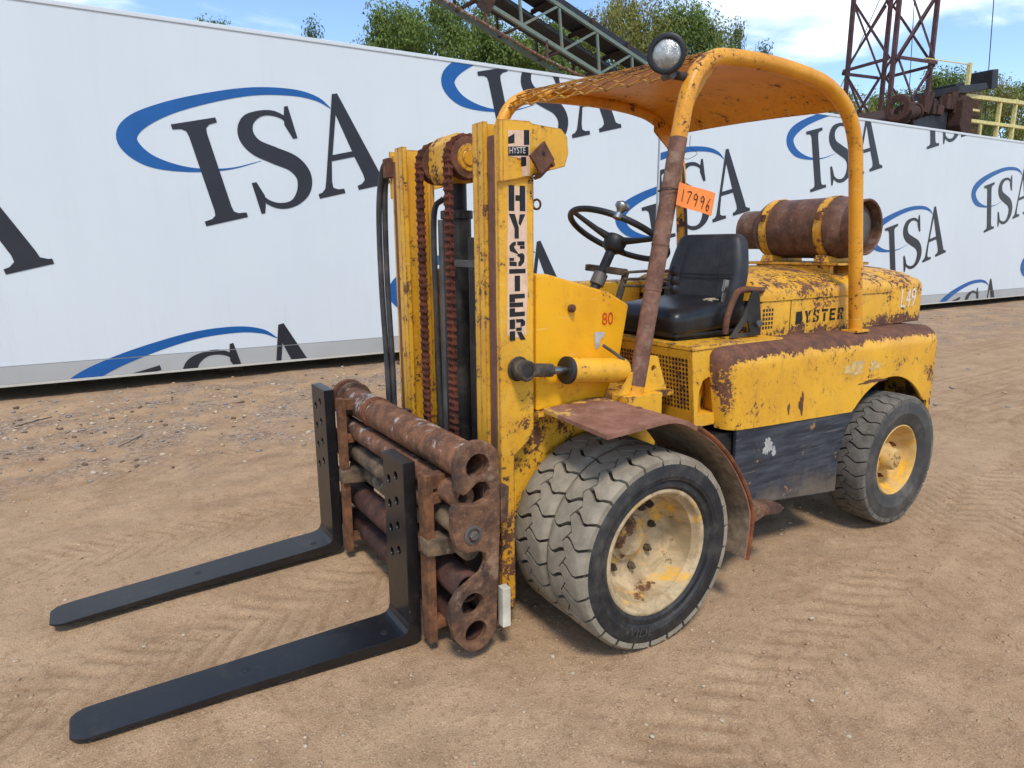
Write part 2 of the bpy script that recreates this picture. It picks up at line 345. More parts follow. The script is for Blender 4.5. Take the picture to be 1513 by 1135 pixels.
def prism(bm, poly, plane, t0, t1, holes=(), mi=0):
    """2-D polygon with holes, extruded between t0 and t1 along the third axis; plane 'xz', 'yz' or 'xy'"""
    def to3(p, t): return {'xz': V(p[0], t, p[1]), 'yz': V(t, p[0], p[1]), 'xy': V(p[0], p[1], t)}[plane]
    loops = [poly]+list(holes)
    tmp = bmesh.new(); es = []
    for lp in loops:
        vs = [tmp.verts.new(to3(p, t0)) for p in lp]
        es += [tmp.edges.new((vs[i], vs[(i+1) % len(vs)])) for i in range(len(vs))]
    bmesh.ops.triangle_fill(tmp, edges=es, use_beauty=True, use_dissolve=False)
    tmp.verts.index_update(); vs = [v.co.copy() for v in tmp.verts]; fs = [[v.index for v in f.verts] for f in tmp.faces]; tmp.free()
    off = to3((0, 0), t1-t0)
    A = [bm.verts.new(v) for v in vs]; B = [bm.verts.new(v+off) for v in vs]
    for f in fs:
        q = bm.faces.new([A[i] for i in f]); q.material_index = mi; q = bm.faces.new([B[i] for i in f[::-1]]); q.material_index = mi
    k = 0
    for lp in loops:
        n = len(lp)
        for i in range(n):
            a, b = k+i, k+(i+1) % n
            q = bm.faces.new((A[a], A[b], B[b], B[a])); q.material_index = mi
        k += n
    bmesh.ops.recalc_face_normals(bm, faces=bm.faces)
def circ(cx, cy, r, n=20): return [(cx+r*math.cos(2*math.pi*i/n), cy+r*math.sin(2*math.pi*i/n)) for i in range(n)]
def text_mesh(s, size=1., extrude=0.):
    cu = bpy.data.curves.new('t', 'FONT'); cu.body = s; cu.size = size; cu.extrude = extrude; cu.resolution_u = 3
    o = bpy.data.objects.new('t', cu); COL.objects.link(o); dg = bpy.context.evaluated_depsgraph_get(); dg.update()
    me = o.evaluated_get(dg).to_mesh(); vs = [v.co.copy() for v in me.vertices]; fs = [list(p.vertices) for p in me.polygons]
    o.evaluated_get(dg).to_mesh_clear(); bpy.data.objects.remove(o); bpy.data.curves.remove(cu); return vs, fs
_VN = {}
def vnoise(x, y, sc, seed):
    """smooth value noise on arrays"""
    if seed not in _VN: _VN[seed] = np.random.default_rng(seed).random((64, 64))
    r = _VN[seed]; x = np.asarray(x)*sc; y = np.asarray(y)*sc
    xi = np.floor(x).astype(int); yi = np.floor(y).astype(int); fx = x-xi; fy = y-yi
    fx = fx*fx*(3-2*fx); fy = fy*fy*(3-2*fy); a = lambda i, j: r[(xi+i) % 64, (yi+j) % 64]
    return (a(0, 0)*(1-fx)+a(1, 0)*fx)*(1-fy)+(a(0, 1)*(1-fx)+a(1, 1)*fx)*fy-.5

# ---------------------------------------------------------------- ground
def axis_pts(lo, hi, st, far):
    c = list(np.arange(lo, hi, st)); s = st; a = lo; left = []
    while a > -far: s *= 1.13; a -= s; left.append(a)
    s = st; a = c[-1]; right = []
    while a < far: s *= 1.13; a += s; right.append(a)
    return np.array(left[::-1]+c+right)
def track(x, y, x0, y0, ang, width, pitch, depth, seed):
    """tyre imprint: chevron lug marks along a straight run"""
    c, s = math.cos(ang), math.sin(ang); u = (x-x0)*c+(y-y0)*s; v = -(x-x0)*s+(y-y0)*c
    ins = np.clip((width/2-np.abs(v))/.04, 0, 1); w = np.abs(v)/(width/2)
    ph = (u/pitch + 1.9*w + .35*np.sign(v) + .12*vnoise(x, y, 2.2, seed+3)) % 1
    line = np.clip(1.2-np.abs(ph-.5)/(.09+.06*w), 0, 1)
    fade = np.clip(.55+2.6*vnoise(x, y, 1.1, seed), 0, 1)
    return -depth*line*ins*fade - .005*ins*fade
TRACKS = ((1.2, -1.35, 14, .60, .115, .016), (3.0, -.95, 9, .55, .12, .016), (2.2, -2.0, 16, .50, .11, .017), (-1.3, .20, 4, .46, .105, .007), (.5, 2.7, -3, .5, .10, .014), (4.4, 1.2, 10, .5, .12, .014), (3.9, -.2, 18, .45, .11, .017), (-2.2, 1.4, -2, .42, .10, .016))
def height(x, y):
    h = .022*vnoise(x, y, .55, 1)+.012*vnoise(x, y, 1.9, 2)+.010*vnoise(x, y, 5, 3)+.009*vnoise(x, y, 13, 4)+.006*vnoise(x, y, 27, 5)
    for k, (x0, y0, a, w, p, d) in enumerate(TRACKS): h = h+track(x, y, x0, y0, R(a), w, p, d, 11+k)
    # long shallow ruts running past the trailers
    for k, yy in enumerate((1.9, 2.35, 3.2)):
        h = h-.012*np.exp(-((y-yy-.05*x+.25*vnoise(x, y, .35, 20+k))/.09)**2)
    return h-.012
def groove_shade(x, y):  # lug-mark mask for the shade painted into the soil colour
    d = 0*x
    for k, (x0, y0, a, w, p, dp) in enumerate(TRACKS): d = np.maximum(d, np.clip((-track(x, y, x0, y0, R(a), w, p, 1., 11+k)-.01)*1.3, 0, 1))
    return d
def ground():
    xs, ys = axis_pts(-2.6, 4.6, .019, 420), axis_pts(-2.2, 3.6, .019, 420)
    X, Y = np.meshgrid(xs, ys, indexing='ij'); amp = np.clip(1.4-np.hypot(X, Y)/60, .0, 1)
    Z = height(X, Y)*amp
    # the machine's own weight has levelled the soil under its tyres and forks
    for cx, cy, rx, ry in ((0, -.7, .2, .3), (0, .7, .2, .3), (2.0, -.66, .16, .2), (2.0, .66, .16, .2), (-1.4, -.27, .75, .2), (-1.4, .66, .75, .2)):
        w = np.clip(1.5-np.hypot((X-cx)/rx, (Y-cy)/ry), 0, 1); Z = Z*(1-w)-.004*w
    n, m_ = X.shape; vs = np.stack([X, Y, Z], -1).reshape(-1, 3)
    i = np.arange(n*m_).reshape(n, m_); fs = np.stack([i[:-1, :-1], i[1:, :-1], i[1:, 1:], i[:-1, 1:]], -1).reshape(-1, 4)
    me = bpy.data.meshes.new('ground'); me.vertices.add(len(vs)); me.vertices.foreach_set('co', vs.ravel())
    me.loops.add(len(fs)*4); me.loops.foreach_set('vertex_index', fs.ravel().astype(np.int32))
    me.polygons.add(len(fs)); me.polygons.foreach_set('loop_start', np.arange(0, len(fs)*4, 4, dtype=np.int32)); me.polygons.foreach_set('use_smooth', np.ones(len(fs), bool))
    me.update(calc_edges=True); me.validate()
    at = me.attributes.new('groove_shade', 'FLOAT', 'POINT'); at.data.foreach_set('value', (groove_shade(X, Y)*np.clip(.75+1.2*vnoise(X, Y, 4.1, 77), .2, 1)*(np.hypot(X, Y) < 30)).ravel().astype(np.float32))
    g = G('sandy_dirt'); big = g.noise(.45, 3, .6); md = g.noise(3.2, 5, .68); sm = g.noise(30, 4, .75); gr = g.noise(150, 2, .7)
    c = g.mix(g.step(md, .32, .68), (.315, .192, .102), (.445, .288, .162))
    c = g.mix(g.ma('MULTIPLY', g.step(big, .42, .66), .45), c, (.465, .31, .182))
    c = g.mix(g.ma('MULTIPLY', g.step(sm, .50, .70), .62), c, (.225, .133, .068))
    c = g.mix(g.ma('MULTIPLY', g.step(gr, .57, .68), .62), c, (.60, .45, .295))
    c = g.mix(g.ma('MULTIPLY', g.step(gr, .44, .33), .6), c, (.16, .098, .056))
    da = g.n('ShaderNodeAttribute', attribute_name='groove_shade').outputs['Fac']; c = g.mix(g.ma('MULTIPLY', da, .50), c, (.215, .128, .068))   # darkened soil in lug marks; colour stands in for groove shade
    # grey gravel worked into the strip in front of the trailers
    yy = g.sep(g.c)[1]; band = g.ma('MULTIPLY', g.step(yy, 1.9, 3.4), g.step(yy, 7.5, 5.6))
    gvv = g.sep(g.voro(46, out=1))[0]
    stone = g.mix(g.step(gvv, .25, .85), (.155, .110, .080), (.36, .275, .205))
    c = g.mix(g.ma('MULTIPLY', g.ma('MULTIPLY', band, g.step(g.noise(1.7, 4, .7), .40, .62)), .75), c, stone)
    hgt = g.ma('ADD', g.ma('MULTIPLY', sm, .9), g.ma('MULTIPLY', gr, .6))
    g.bump(hgt, .75, .010); g.set(c, .95, 0., .15); M['dirt'] = g.m
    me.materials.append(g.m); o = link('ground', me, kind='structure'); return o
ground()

# loose stones: nobody could count them
def stones():
    bm = BM(); protos = []
    for k in range(6):
        t = bmesh.new(); bmesh.ops.create_icosphere(t, subdivisions=1, radius=1); rr = random.Random(k)
        vs = [v.co*(.75+.5*rr.random()) for v in t.verts]; fs = [[v.index for v in f.verts] for f in t.faces]; t.free(); protos.append((vs, fs))
    V_, F_, MI = [], [], []
    def put(x, y, s, mi):
        vs, fs = protos[random.randrange(6)]; b = len(V_); a = random.random()*6.28; c, q = math.cos(a)*s, math.sin(a)*s; fl = s*random.uniform(.45, .75)
        z = float(height(np.array(x), np.array(y)))+fl*.35; e = random.uniform(.8, 1.4)
        for v in vs: V_.append((x+(v.x*c*e-v.y*q), y+(v.x*q*e+v.y*c), z+v.z*fl))
        for f in fs: F_.append([b+i for i in f]); MI.append(mi)
    for _ in range(9000):
        # denser close to the camera, where single grains show
        d = 1.5+9*random.random()**1.5; a = YAW+random.uniform(-.72, .72); x, y = CAM.x+d*math.cos(a), CAM.y+d*math.sin(a)
        if y > 6.3: continue
        if -.1 < y < .9 and -2.1 < x < -.7 and random.random() < .6: continue
        put(x, y, .0018+.0085*random.random()**5, random.choice((0, 0, 0, 0, 2)))
    for _ in range(4200):
        x, y = random.uniform(-6.5, 5), random.triangular(2.4, 6.3, 4.4); put(x, y, .005+.020*random.random()**3, random.choice((0, 1, 1, 2, 2, 3)))
    for _ in range(500):
        x = random.uniform(5, 22); y = random.uniform(-1, 5.6); put(x, y, .008+.03*random.random()**3, random.choice((0, 0, 1)))
    me = bpy.data.meshes.new('loose_stones'); me.from_pydata(V_, [], F_); me.polygons.foreach_set('material_index', MI); me.polygons.foreach_set('use_smooth', [True]*len(F_))
    for nme, col in (('stone_tan', (.40, .27, .165)), ('stone_grey', (.27, .235, .205)), ('stone_pale', (.46, .36, .25)), ('stone_dark', (.15, .10, .07))):
        M[nme] = plain(nme, col, .95, .25, 60, spec=.1); me.materials.append(M[nme])
    link('loose_stones', me, kind='stuff', label='loose tan and grey pebbles scattered over the sandy yard', cat='pebbles')
stones()
def twig(name, pts, r, label):
    bm = BM(); tube(bm, spline(pts, 4), r, 6); tube(bm, spline([pts[1], pts[1]+V(.03, .01, .012), pts[1]+V(.07, .02, .006)], 3), r*.6, 5)
    finish(bm, name, 'bark', None, label=label, cat='twig')
twig('twig', [V(-2.45, 4.73, .012), V(-2.32, 4.81, .022), V(-2.18, 4.96, .014)], .006, 'thin dry twig lying on the gravel at the far left')
twig('twig', [V(-1.70, 3.47, .012), V(-1.61, 3.55, .022), V(-1.50, 3.77, .014)], .0045, 'small brown twig on the dirt, nearer the forks')

# ---------------------------------------------------------------- trailers with printed skins
WY, WA = 6.1397, -0.03404; ZB, ZS, ZT = .134, .353, 4.0625
WM = Matrix.Rotation(WA, 4, 'Z'); WM.translation = V(0, WY, 0)         # wall frame: x along the skins, y into the trailer
def serif_I():
    return [[(0, 0), (.49, 0), (.49, -.055), (.40, -.065), (.355, -.095), (.345, -.15), (.345, -1.0), (.355, -1.055), (.40, -1.085), (.49, -1.095), (.49, -1.15), (0, -1.15), (0, -1.095), (.09, -1.085), (.135, -1.055), (.145, -1.0), (.145, -.15), (.135, -.095), (.09, -.065), (0, -.055)]]
def stroke(pts, ths, k=7):
    P = spline([V(x, y, 0) for x, y in pts], k); T = spline([V(t, 0, 0) for t in ths], k); L_, R_ = [], []
    for i, p in enumerate(P):
        d = (P[min(i+1, len(P)-1)]-P[max(i-1, 0)]).normalized(); n = V(-d.y, d.x, 0); h = max(T[i].x, .003)/2
        L_.append((p.x+n.x*h, p.y+n.y*h)); R_.append((p.x-n.x*h, p.y-n.y*h))
    return L_, R_
def strip_faces(bm, LR, f, mi=0):
    A = [bm.verts.new(f(*p)) for p in LR[0]]; B = [bm.verts.new(f(*p)) for p in LR[1]]
    for i in range(len(A)-1): q = bm.faces.new((A[i], B[i], B[i+1], A[i+1])); q.material_index = mi
S_PTS = [(1.315, -.27), (1.27, -.14), (1.15, -.055), (.99, -.035), (.83, -.095), (.765, -.235), (.83, -.39), (1.02, -.525), (1.21, -.655), (1.29, -.82), (1.235, -.99), (1.08, -1.105), (.90, -1.105), (.755, -1.01), (.69, -.85)]
S_THS = [.05, .05, .06, .07, .14, .185, .19, .20, .20, .19, .16, .085, .07, .055, .05]
SW_PTS = [(.85, -.555), (.45, -.575), (.02, -.50), (-.34, -.33), (-.485, -.10), (-.36, .06), (0, .165), (.5, .215), (1.0, .215), (1.45, .14), (1.72, .03), (1.86, -.10)]
SW_THS = [.004, .02, .055, .14, .20, .185, .14, .11, .09, .078, .055, .01]
def poly_fill(bm, loops, f, mi):
    tmp = bmesh.new(); es = []
    for lp in loops:
        vs = [tmp.verts.new((x, y, 0)) for x, y in lp]; es += [tmp.edges.new((vs[i], vs[(i+1) % len(vs)])) for i in range(len(vs))]
    bmesh.ops.triangle_fill(tmp, edges=es, use_beauty=True); tmp.verts.index_update()
    q = [bm.verts.new(f(v.co.x, v.co.y)) for v in tmp.verts]
    for fc in tmp.faces:
        x = bm.faces.new([q[v.index] for v in fc.verts]); x.material_index = mi
    tmp.free()
A_OUT = [(1.925, .055), (1.995, .055), (2.27, -.95), (2.285, -1.03), (2.35, -1.065), (2.385, -1.07), (2.385, -1.125), (1.935, -1.125), (1.935, -1.07), (1.995, -1.06), (2.05, -1.02), (2.05, -.95), (1.995, -.715), (1.690, -.715), (1.622, -.95), (1.615, -1.03), (1.67, -1.062), (1.75, -1.07), (1.75, -1.125), (1.405, -1.125), (1.405, -1.07), (1.46, -1.06), (1.51, -1.02), (1.545, -.94)]
A_HOLE = [(1.902, -.185), (1.722, -.645), (1.985, -.645)]
ca, sa = math.cos(R(13.5)), math.sin(R(13.5))
def logo(name, x0, z0, xmin, xmax, parent):
    for part, zlo, zhi, yo in (('', ZS+.006, ZT-.012, -.004), ('rail_', ZB+.03, ZS-.003, -.0125)):
        for nm, mat, which in (('logo_swoosh', 'logo_blue', 0), ('logo_letter', 'logo_dark', 'I'), ('logo_letter', 'logo_dark', 'S'), ('logo_letter', 'logo_dark', 'A')):
            bm = BM(); yy = yo-(.002 if which else 0)
            f = lambda x, y: V(x0+x*ca-y*sa, yy, z0+x*sa+y*ca)
            if which == 0: strip_faces(bm, stroke(SW_PTS, SW_THS), f)
            elif which == 'I': poly_fill(bm, serif_I(), f, 0)
            elif which == 'A': poly_fill(bm, [A_OUT, A_HOLE], f, 0)
            else:
                strip_faces(bm, stroke(S_PTS, S_THS), f)
                for tri in ([(1.265, -.10), (1.30, .0), (1.345, .0), (1.35, -.375), (1.295, -.375), (1.24, -.20)], [(.655, -.78), (.712, -.78), (.76, -.95), (.735, -1.06), (.70, -1.15), (.655, -1.15)]):
                    poly_fill(bm, [tri], lambda x, y: f(x, y)-V(0, .0007, 0), 0)
            for pco, pno in (((0, 0, zlo), (0, 0, -1)), ((0, 0, zhi), (0, 0, 1)), ((xmin, 0, 0), (-1, 0, 0)), ((xmax, 0, 0), (1, 0, 0))):
                bmesh.ops.bisect_plane(bm, geom=bm.verts[:]+bm.edges[:]+bm.faces[:], plane_co=pco, plane_no=pno, clear_outer=True)
            if len(bm.faces) == 0: bm.free(); continue
            for fc in bm.faces:
                if fc.normal.y > 0: fc.normal_flip()
            o = finish(bm, nm, mat, parent, smooth=0)
def trailer(x0, x1, logos, label):
    t = thing('box_trailer', (0, WY, 0), label, 'trailer', 'white box trailers in a row'); t.rotation_euler.z = WA
    bm = BM(); box(bm, (x0, 0, ZS), (x1, 2.5, ZT)); finish(bm, 'side_skin', 'trailer', t, .012)
    bm = BM(); box(bm, (x0+.01, -.009, ZB+.03), (x1-.01, .06, ZS-.002)); finish(bm, 'bottom_rail', 'trailer_rail', t, .003)
    bm = BM(); box(bm, (x0+.01, -.020, ZB), (x1-.01, .08, ZB+.028)); finish(bm, 'rail_lip', 'trailer_lip', t, .004)
    bm = BM(); box(bm, (x0+.02, .065, ZB+.05), (x1-.02, 2.45, ZS-.003)); finish(bm, 'floor', 'grease', t, 0)
    bm = BM(); box(bm, (x0-.01, -.014, ZT-.03), (x1+.01, 2.51, ZT+.02)); finish(bm, 'roof_rail', 'trailer', t, .01)
    for k in range(3):
        xx = x0+(x1-x0)*(.12+.38*k); bm = BM(); box(bm, (xx, .5, 0), (xx+.3, 2.0, ZB+.045)); finish(bm, 'support_block', 'bark', t, .01)
    for lx, lz in logos: logo('logo', lx, lz, x0+.012, x1-.012, t)
    return t
SEAM = 6.58
trailer(-7.4, SEAM-.02, [(-4.6, 1.97), (-.74, 2.955), (-1.6, .12), (2.30, 1.14), (3.18, 3.955), (6.23, 2.19), (-5.5, -.85), (-8.6, .95)], 'white box trailer on the left, behind the forks and mast')
trailer(SEAM+.02, 23.0, [(6.28, 2.73), (10.30, 3.69), (14.22, 4.74), (9.24, .87), (13.20, 1.89), (17.17, 2.93), (16.2, .14), (20.15, 1.12), (21.1, 3.9)], 'white box trailer on the right, behind the seat and gas bottle')

# ================================================================ forklift (front axle at x = 0, forward is -x)
FL = thing('forklift', (0, 0, 0), 'weathered yellow forklift with rusty roof guard and black forks', 'forklift')
def part(name, loc=(0, 0, 0)):
    o = link(name, None, FL); o.location = loc; o.empty_display_size = .05; return o

# ---------------------------------------------------------------- wheels
def tyre(parent, c, Rr, rb, w, side, mat, base_mat):
    h = w/2; s = side
    prof = [(rb-.004, .80*h), (rb+.012, .93*h), (rb+.035, .90*h), (rb+.30*(Rr-rb), 1.0*h), (rb+.36*(Rr-rb), 1.0*h), (rb+.38*(Rr-rb), 1.025*h), (rb+.42*(Rr-rb), 1.025*h), (rb+.44*(Rr-rb), 1.01*h), (rb+.66*(Rr-rb), 1.035*h), (rb+.69*(Rr-rb), 1.02*h), (Rr-.034, .995*h), (Rr-.028, .965*h), (Rr-.022, .97*h), (Rr-.0205, .90*h), (Rr-.0205, .6*h), (Rr-.0195, 0)]
    full = [(r, -o) for r, o in prof]+[(r, o) for r, o in prof[::-1][1:]]
    full += [(rb-.012, .7*h), (rb-.012, -.7*h)]
    bm = BM(); lathe(bm, full, c, 'y', 72, 0, closed=True)
    for f in bm.faces:
        m_ = f.calc_center_median()-Vector(c)
        if math.hypot(m_.x, m_.z) > Rr-.030: f.material_index = 1
    bmesh.ops.recalc_face_normals(bm, faces=bm.faces)
    return finish(bm, 'tyre', [mat, base_mat], parent, smooth=50)
def tread(parent, c, Rr, w, mat, N=25, gap=.0062, rot=0.):
    h = w/2; bm = BM(); p = 2*math.pi/N
    def surf(u, v, lift=1.):                    # u angle, v in -1..1
        a = abs(v); r = Rr-.003*a*a-(.012*((a-.86)/.14)**1.6 if a > .86 else 0); y = v*h*(1.0 if a < .95 else 1.0)
        r -= (1-lift)*.022
        return V(c[0]+r*math.cos(u), c[1]+y, c[2]+r*math.sin(u))
    cen = lambda t, s: s*(.03+.13*(1-abs(2*((t) % 1)-1)))*1.0 - s*.095
    rgap = gap/Rr
    for k in range(N):
        for s in (-1, 1):
            u0 = k*p+(p*.5 if s > 0 else 0)+rot; nu, nv = 5, 6; G_ = []
            skew = lambda q: p*np.interp(q, [0, .16, .5, .67, 1], [0, .05, .30, .30, .12])
            for i in range(nu+1):
                row = []
                for j in range(nv+1):
                    q = j/nv; uu = u0+skew(q)+rgap+(p-2*rgap)*i/nu
                    v0 = .0+.10*math.sin(2*math.pi*(i/nu+.25))*1.0
                    vc = s*(gap/h*.55)+(.10*(1 if i/nu < .5 else -1)*(1-abs(1-abs(4*(i/nu)-2)))*0)+.17*(abs(((u0+rgap+(p-2*rgap)*i/nu-rot)/p-.25) % 1-.5)*4-1)
                    v = vc+(s*1.0-vc)*q
                    row.append((uu, v))
                G_.append(row)
            top = [[bm.verts.new(surf(u, v)) for u, v in r_] for r_ in G_]
            for i in range(nu):
                for j in range(nv):
                    bm.faces.new((top[i][j], top[i+1][j], top[i+1][j+1], top[i][j+1]))
            loop = [(i, 0) for i in range(nu)]+[(nu, j) for j in range(nv)]+[(i, nv) for i in range(nu, 0, -1)]+[(0, j) for j in range(nv, 0, -1)]
            low = [bm.verts.new(surf(*G_[i][j], lift=0.)) for i, j in loop]
            for a in range(len(loop)):
                b = (a+1) % len(loop); bm.faces.new((top[loop[a][0]][loop[a][1]], low[a], low[b], top[loop[b][0]][loop[b][1]]))
    bmesh.ops.recalc_face_normals(bm, faces=bm.faces)
    return finish(bm, 'tread', mat, parent, smooth=38)
RF, RR = .402, .3754; ZF = .3926
def front_wheel(y, side, outer, w):
    """side -1: near (left) side; y = outer face"""
    yc = y-side*w/2; c = (0, yc, ZF); P = part('front_wheel')
    tyre(P, c, RF, .262, w, side, 'sidewall', 'groove'); tread(P, c, RF, w, 'tread', rot=.05 if outer else .17)
    s = side
    bm = BM()
    prof = [(.262, .078*s), (.262, .094*s), (.254, .099*s), (.244, .096*s), (.238, .083*s), (.232, .070*s), (.222, .064*s), (.219, .02*s), (.214, -.045*s), (.196, -.078*s), (.15, -.092*s), (.118, -.094*s), (.1, -.090*s)]
    prof = prof+[(.09, -.088*s), (.001, -.088*s)]
    lathe(bm, prof, c, 'y', 64); bmesh.ops.recalc_face_normals(bm, faces=bm.faces)
    rim = finish(bm, 'rim', 'rim', P, smooth=50)
    if outer:
        bm = BM(); lathe(bm, [(.098, -.09*s), (.096, -.076*s), (.075, -.068*s), (.07, -.06*s), (.055, -.056*s), (.001, -.055*s)], c, 'y', 32); bmesh.ops.recalc_face_normals(bm, faces=bm.faces)
        finish(bm, 'hub', 'rim', P, smooth=40)
        for i in range(8):
            a = 2*math.pi*i/8+.2; q = V(c[0]+.138*math.cos(a), yc-.092*s, c[2]+.138*math.sin(a)); bm = BM()
            cyl(bm, q, q+V(0, .016*s, 0), .0165, 6); cyl(bm, q+V(0, .012*s, 0), q+V(0, .030*s, 0), .008, 8); finish(bm, 'lug_nut', 'dirty', P, smooth=20)
        q = V(c[0]+.125, yc-.083*s, c[2]+.135); bm = BM(); ring = [q+V(.030*math.cos(t), -.006*s, .034*math.sin(t)) for t in np.linspace(0, 6.283, 13)[:-1]]
        add(bm, [v-V(0, 0, 0) for v in ring], [tuple(range(12))]); add(bm, [v+V(0, .008*s, 0) for v in ring], [tuple(range(12))]); finish(bm, 'hand_hole', 'black', P, smooth=0)
        # raised sidewall lettering
        for word, a0 in (('WIDE', -1.92),):
            vs, fs = text_mesh(word, .05); bm = BM(); wd = max(v.x for v in vs)
            rr = .318
            def mp_(v):
                a = a0+(v.x-wd/2)/rr*1.3; r_ = rr+(-(v.y-.018) if True else 0)*-1.0
                if math.sin(a0) < 0: r_ = rr-(v.y-.018); a = a0+(v.x-wd/2)/rr*1.3
                else: a = a0-(v.x-wd/2)/rr*1.3
                return V(c[0]+r_*math.cos(a), yc+s*(w/2*1.03+.0015), c[2]+r_*math.sin(a))
            add(bm, [mp_(v) for v in vs], fs); finish(bm, 'raised_lettering', 'sidewall_rear', P, smooth=0, kind='stuff')
    return P
for sd_ in (-1, 1):
    front_wheel(sd_*.908, sd_, True, .224); front_wheel(sd_*.676, sd_, False, .232)
def rear_wheel(side):
    w = .215; y = side*.769; yc = y-side*w/2; c = (2.0, yc, RR); P = part('rear_wheel'); s = side
    tyre(P, c, RR, .208, w, side, 'sidewall_rear', 'groove'); tread(P, c, RR, w, 'tread_rear', 30, .004, .02)
    bm = BM(); prof = [(.206, .075*s), (.208, .088*s), (.200, .094*s), (.192, .088*s), (.186, .06*s), (.178, .03*s), (.160, .0*s), (.125, -.012*s), (.10, -.012*s), (.001, -.012*s)]
    lathe(bm, prof, c, 'y', 56); bmesh.ops.recalc_face_normals(bm, faces=bm.faces); finish(bm, 'rim', 'rim_rear', P, smooth=50)
    bm = BM(); lathe(bm, [(.088, -.012*s), (.085, .02*s), (.068, .028*s), (.062, .075*s), (.052, .086*s), (.03, .088*s), (.028, .096*s), (.001, .098*s)], c, 'y', 32); bmesh.ops.recalc_face_normals(bm, faces=bm.faces)
    finish(bm, 'hub', 'rim_hub', P, smooth=40)
    for i in range(6):
        a = 2*math.pi*i/6+.5; q = V(c[0]+.115*math.cos(a), yc-.012*s, c[2]+.115*math.sin(a)); bm = BM(); cyl(bm, q, q+V(0, .022*s, 0), .014, 6); cyl(bm, q, q+V(0, .036*s, 0), .007, 8); finish(bm, 'lug_nut', 'rust_orange', P, smooth=30)
rear_wheel(-1); rear_wheel(1)

# ---------------------------------------------------------------- chassis, axles, floor
bm = BM(); box(bm, (-.20, -.40, .30), (2.35, .40, .72)); box(bm, (.55, -.64, .36), (1.55, .64, .72)); box(bm, (2.3, -.42, .34), (2.42, .42, .9)); box(bm, (.56, -.44, .7), (1.15, .44, 1.04)); box(bm, (.515, -.575, .78), (.53, .575, 1.10)); box(bm, (1.15, -.40, .7), (2.45, .40, 1.08)); finish(bm, 'chassis_dark_fill', 'grease', FL, .01)  # frame, plus dark boxes added as shade inside wheel arches and grille
bm = BM(); cyl(bm, (0, -.56, ZF), (0, .56, ZF), .085, 20); finish(bm, 'drive_axle', 'dirty', FL)
bm = BM(); cyl(bm, (2.0, -.62, RR), (2.0, .62, RR), .06, 16); finish(bm, 'steer_axle', 'dirty', FL)
bm = BM(); box(bm, (-.30, -.49, .90), (.47, .49, .925)); finish(bm, 'floor_plate', 'yellow_top', FL, .003)
bm = BM(); prism(bm, [(-.405, .25), (.0, .30), (.42, .62), (.46, .898), (-.405, .898)], 'xz', -.425, -.40); finish(bm, 'frame_side', 'yellow_mast', FL, .004); bm = BM(); prism(bm, [(-.405, .25), (.0, .30), (.42, .62), (.46, .898), (-.405, .898)], 'xz', .40, .425); finish(bm, 'frame_side', 'yellow_mast', FL, .004)

# ---------------------------------------------------------------- rear body shell with wheel arches
def shell():
    zt = lambda x: 1.128-.016*max(0, x-.9)
    def zbot(x):
        b = .736-.042*(x-.685); d = x-2.0
        if abs(d) < .475:
            b = max(b, .375+math.sqrt(max(.475**2-d*d, 0)))
        if x > 2.44: b = .50
        return b
    xs = [0, .012, .03, .055, .09, .15, .25, .4, .6, .8, 1.0, 1.06, 1.09]+list(np.linspace(1.11, 1.87, 26))+[1.875, 1.90, 1.93, 1.95, 1.965, 1.975, 1.982]
    bm = BM(); rings = []; r = .10; off = .56
    for k, s in enumerate(xs):
        f = 1.0-max(0, 1-s/.09)      # front rounding 0..1
        inset = .085*(1-math.sqrt(max(0, 1-(1-f)**2))); rear = max(0, s-1.87)/.112; inset_r = .12*(1-math.sqrt(max(0, 1-rear*rear)))
        hw = .68-inset-inset_r; row = []; zb = zbot(off+s+.02); top = zt(off+s)-inset*.35-inset_r*.5
        pts = [(-hw, zb+(top-r-zb)*t) for t in np.linspace(0, 1, 7)]+[(-hw+r-r*math.cos(a), top-r+r*math.sin(a)) for a in np.linspace(.16, math.pi/2, 8)]+[(-hw+r+(hw-r)*t, top) for t in (.25, .5, .75, 1)]
        pts = pts+[(-y, z) for y, z in pts[::-1][1:]]
        for y, z in pts:
            lean = (1.12-z)*.20*max(0, 1-s/.35)
            row.append(bm.verts.new((off+s+lean+(.0 if s < 1.9 else 0), y, z)))
        rings.append(row)
    for A, B in zip(rings, rings[1:]):
        for i in range(len(A)-1): bm.faces.new((A[i], B[i], B[i+1], A[i+1]))
    # front closing wall with the step pocket, and the tail wall
    tail = rings[-1]; bm.faces.new(tail)
    bmesh.ops.recalc_face_normals(bm, faces=bm.faces)
    bmesh.ops.solidify(bm, geom=bm.faces[:], thickness=.014)
    o = finish(bm, 'body_shell', 'yellow_shell', FL, smooth=45); return o
body_shell = shell()
def blot(name, cx, cz, rx, rz, y, mat, parent, seed, n=34):
    rr = random.Random(seed); pts = []
    for k in range(n):
        t = 2*math.pi*k/n; q = .55+.45*rr.random()+.15*math.sin(3*t+seed); pts.append((cx+rx*q*math.cos(t), cz+rz*q*math.sin(t)))
    bm = BM(); poly_fill(bm, [pts], lambda a, b: V(a, y, b), 0)
    for f in bm.faces:
        if f.normal.y > 0: f.normal_flip()
    finish(bm, name, mat, parent, smooth=0)
blot('rubbed_patch', 1.60, .935, .115, .050, -.6812, 'rubbed', body_shell, 5); blot('rubbed_patch', 1.80, .93, .07, .035, -.6814, 'rubbed', body_shell, 8)
blot('rust_scrape', 1.80, .845, .16, .012, -.6811, 'rust', body_shell, 3); blot('rust_scrape', 1.17, .80, .022, .075, -.6811, 'rust', body_shell, 11); blot('rust_scrape', 1.07, .79, .014, .035, -.6811, 'rust', body_shell, 12)
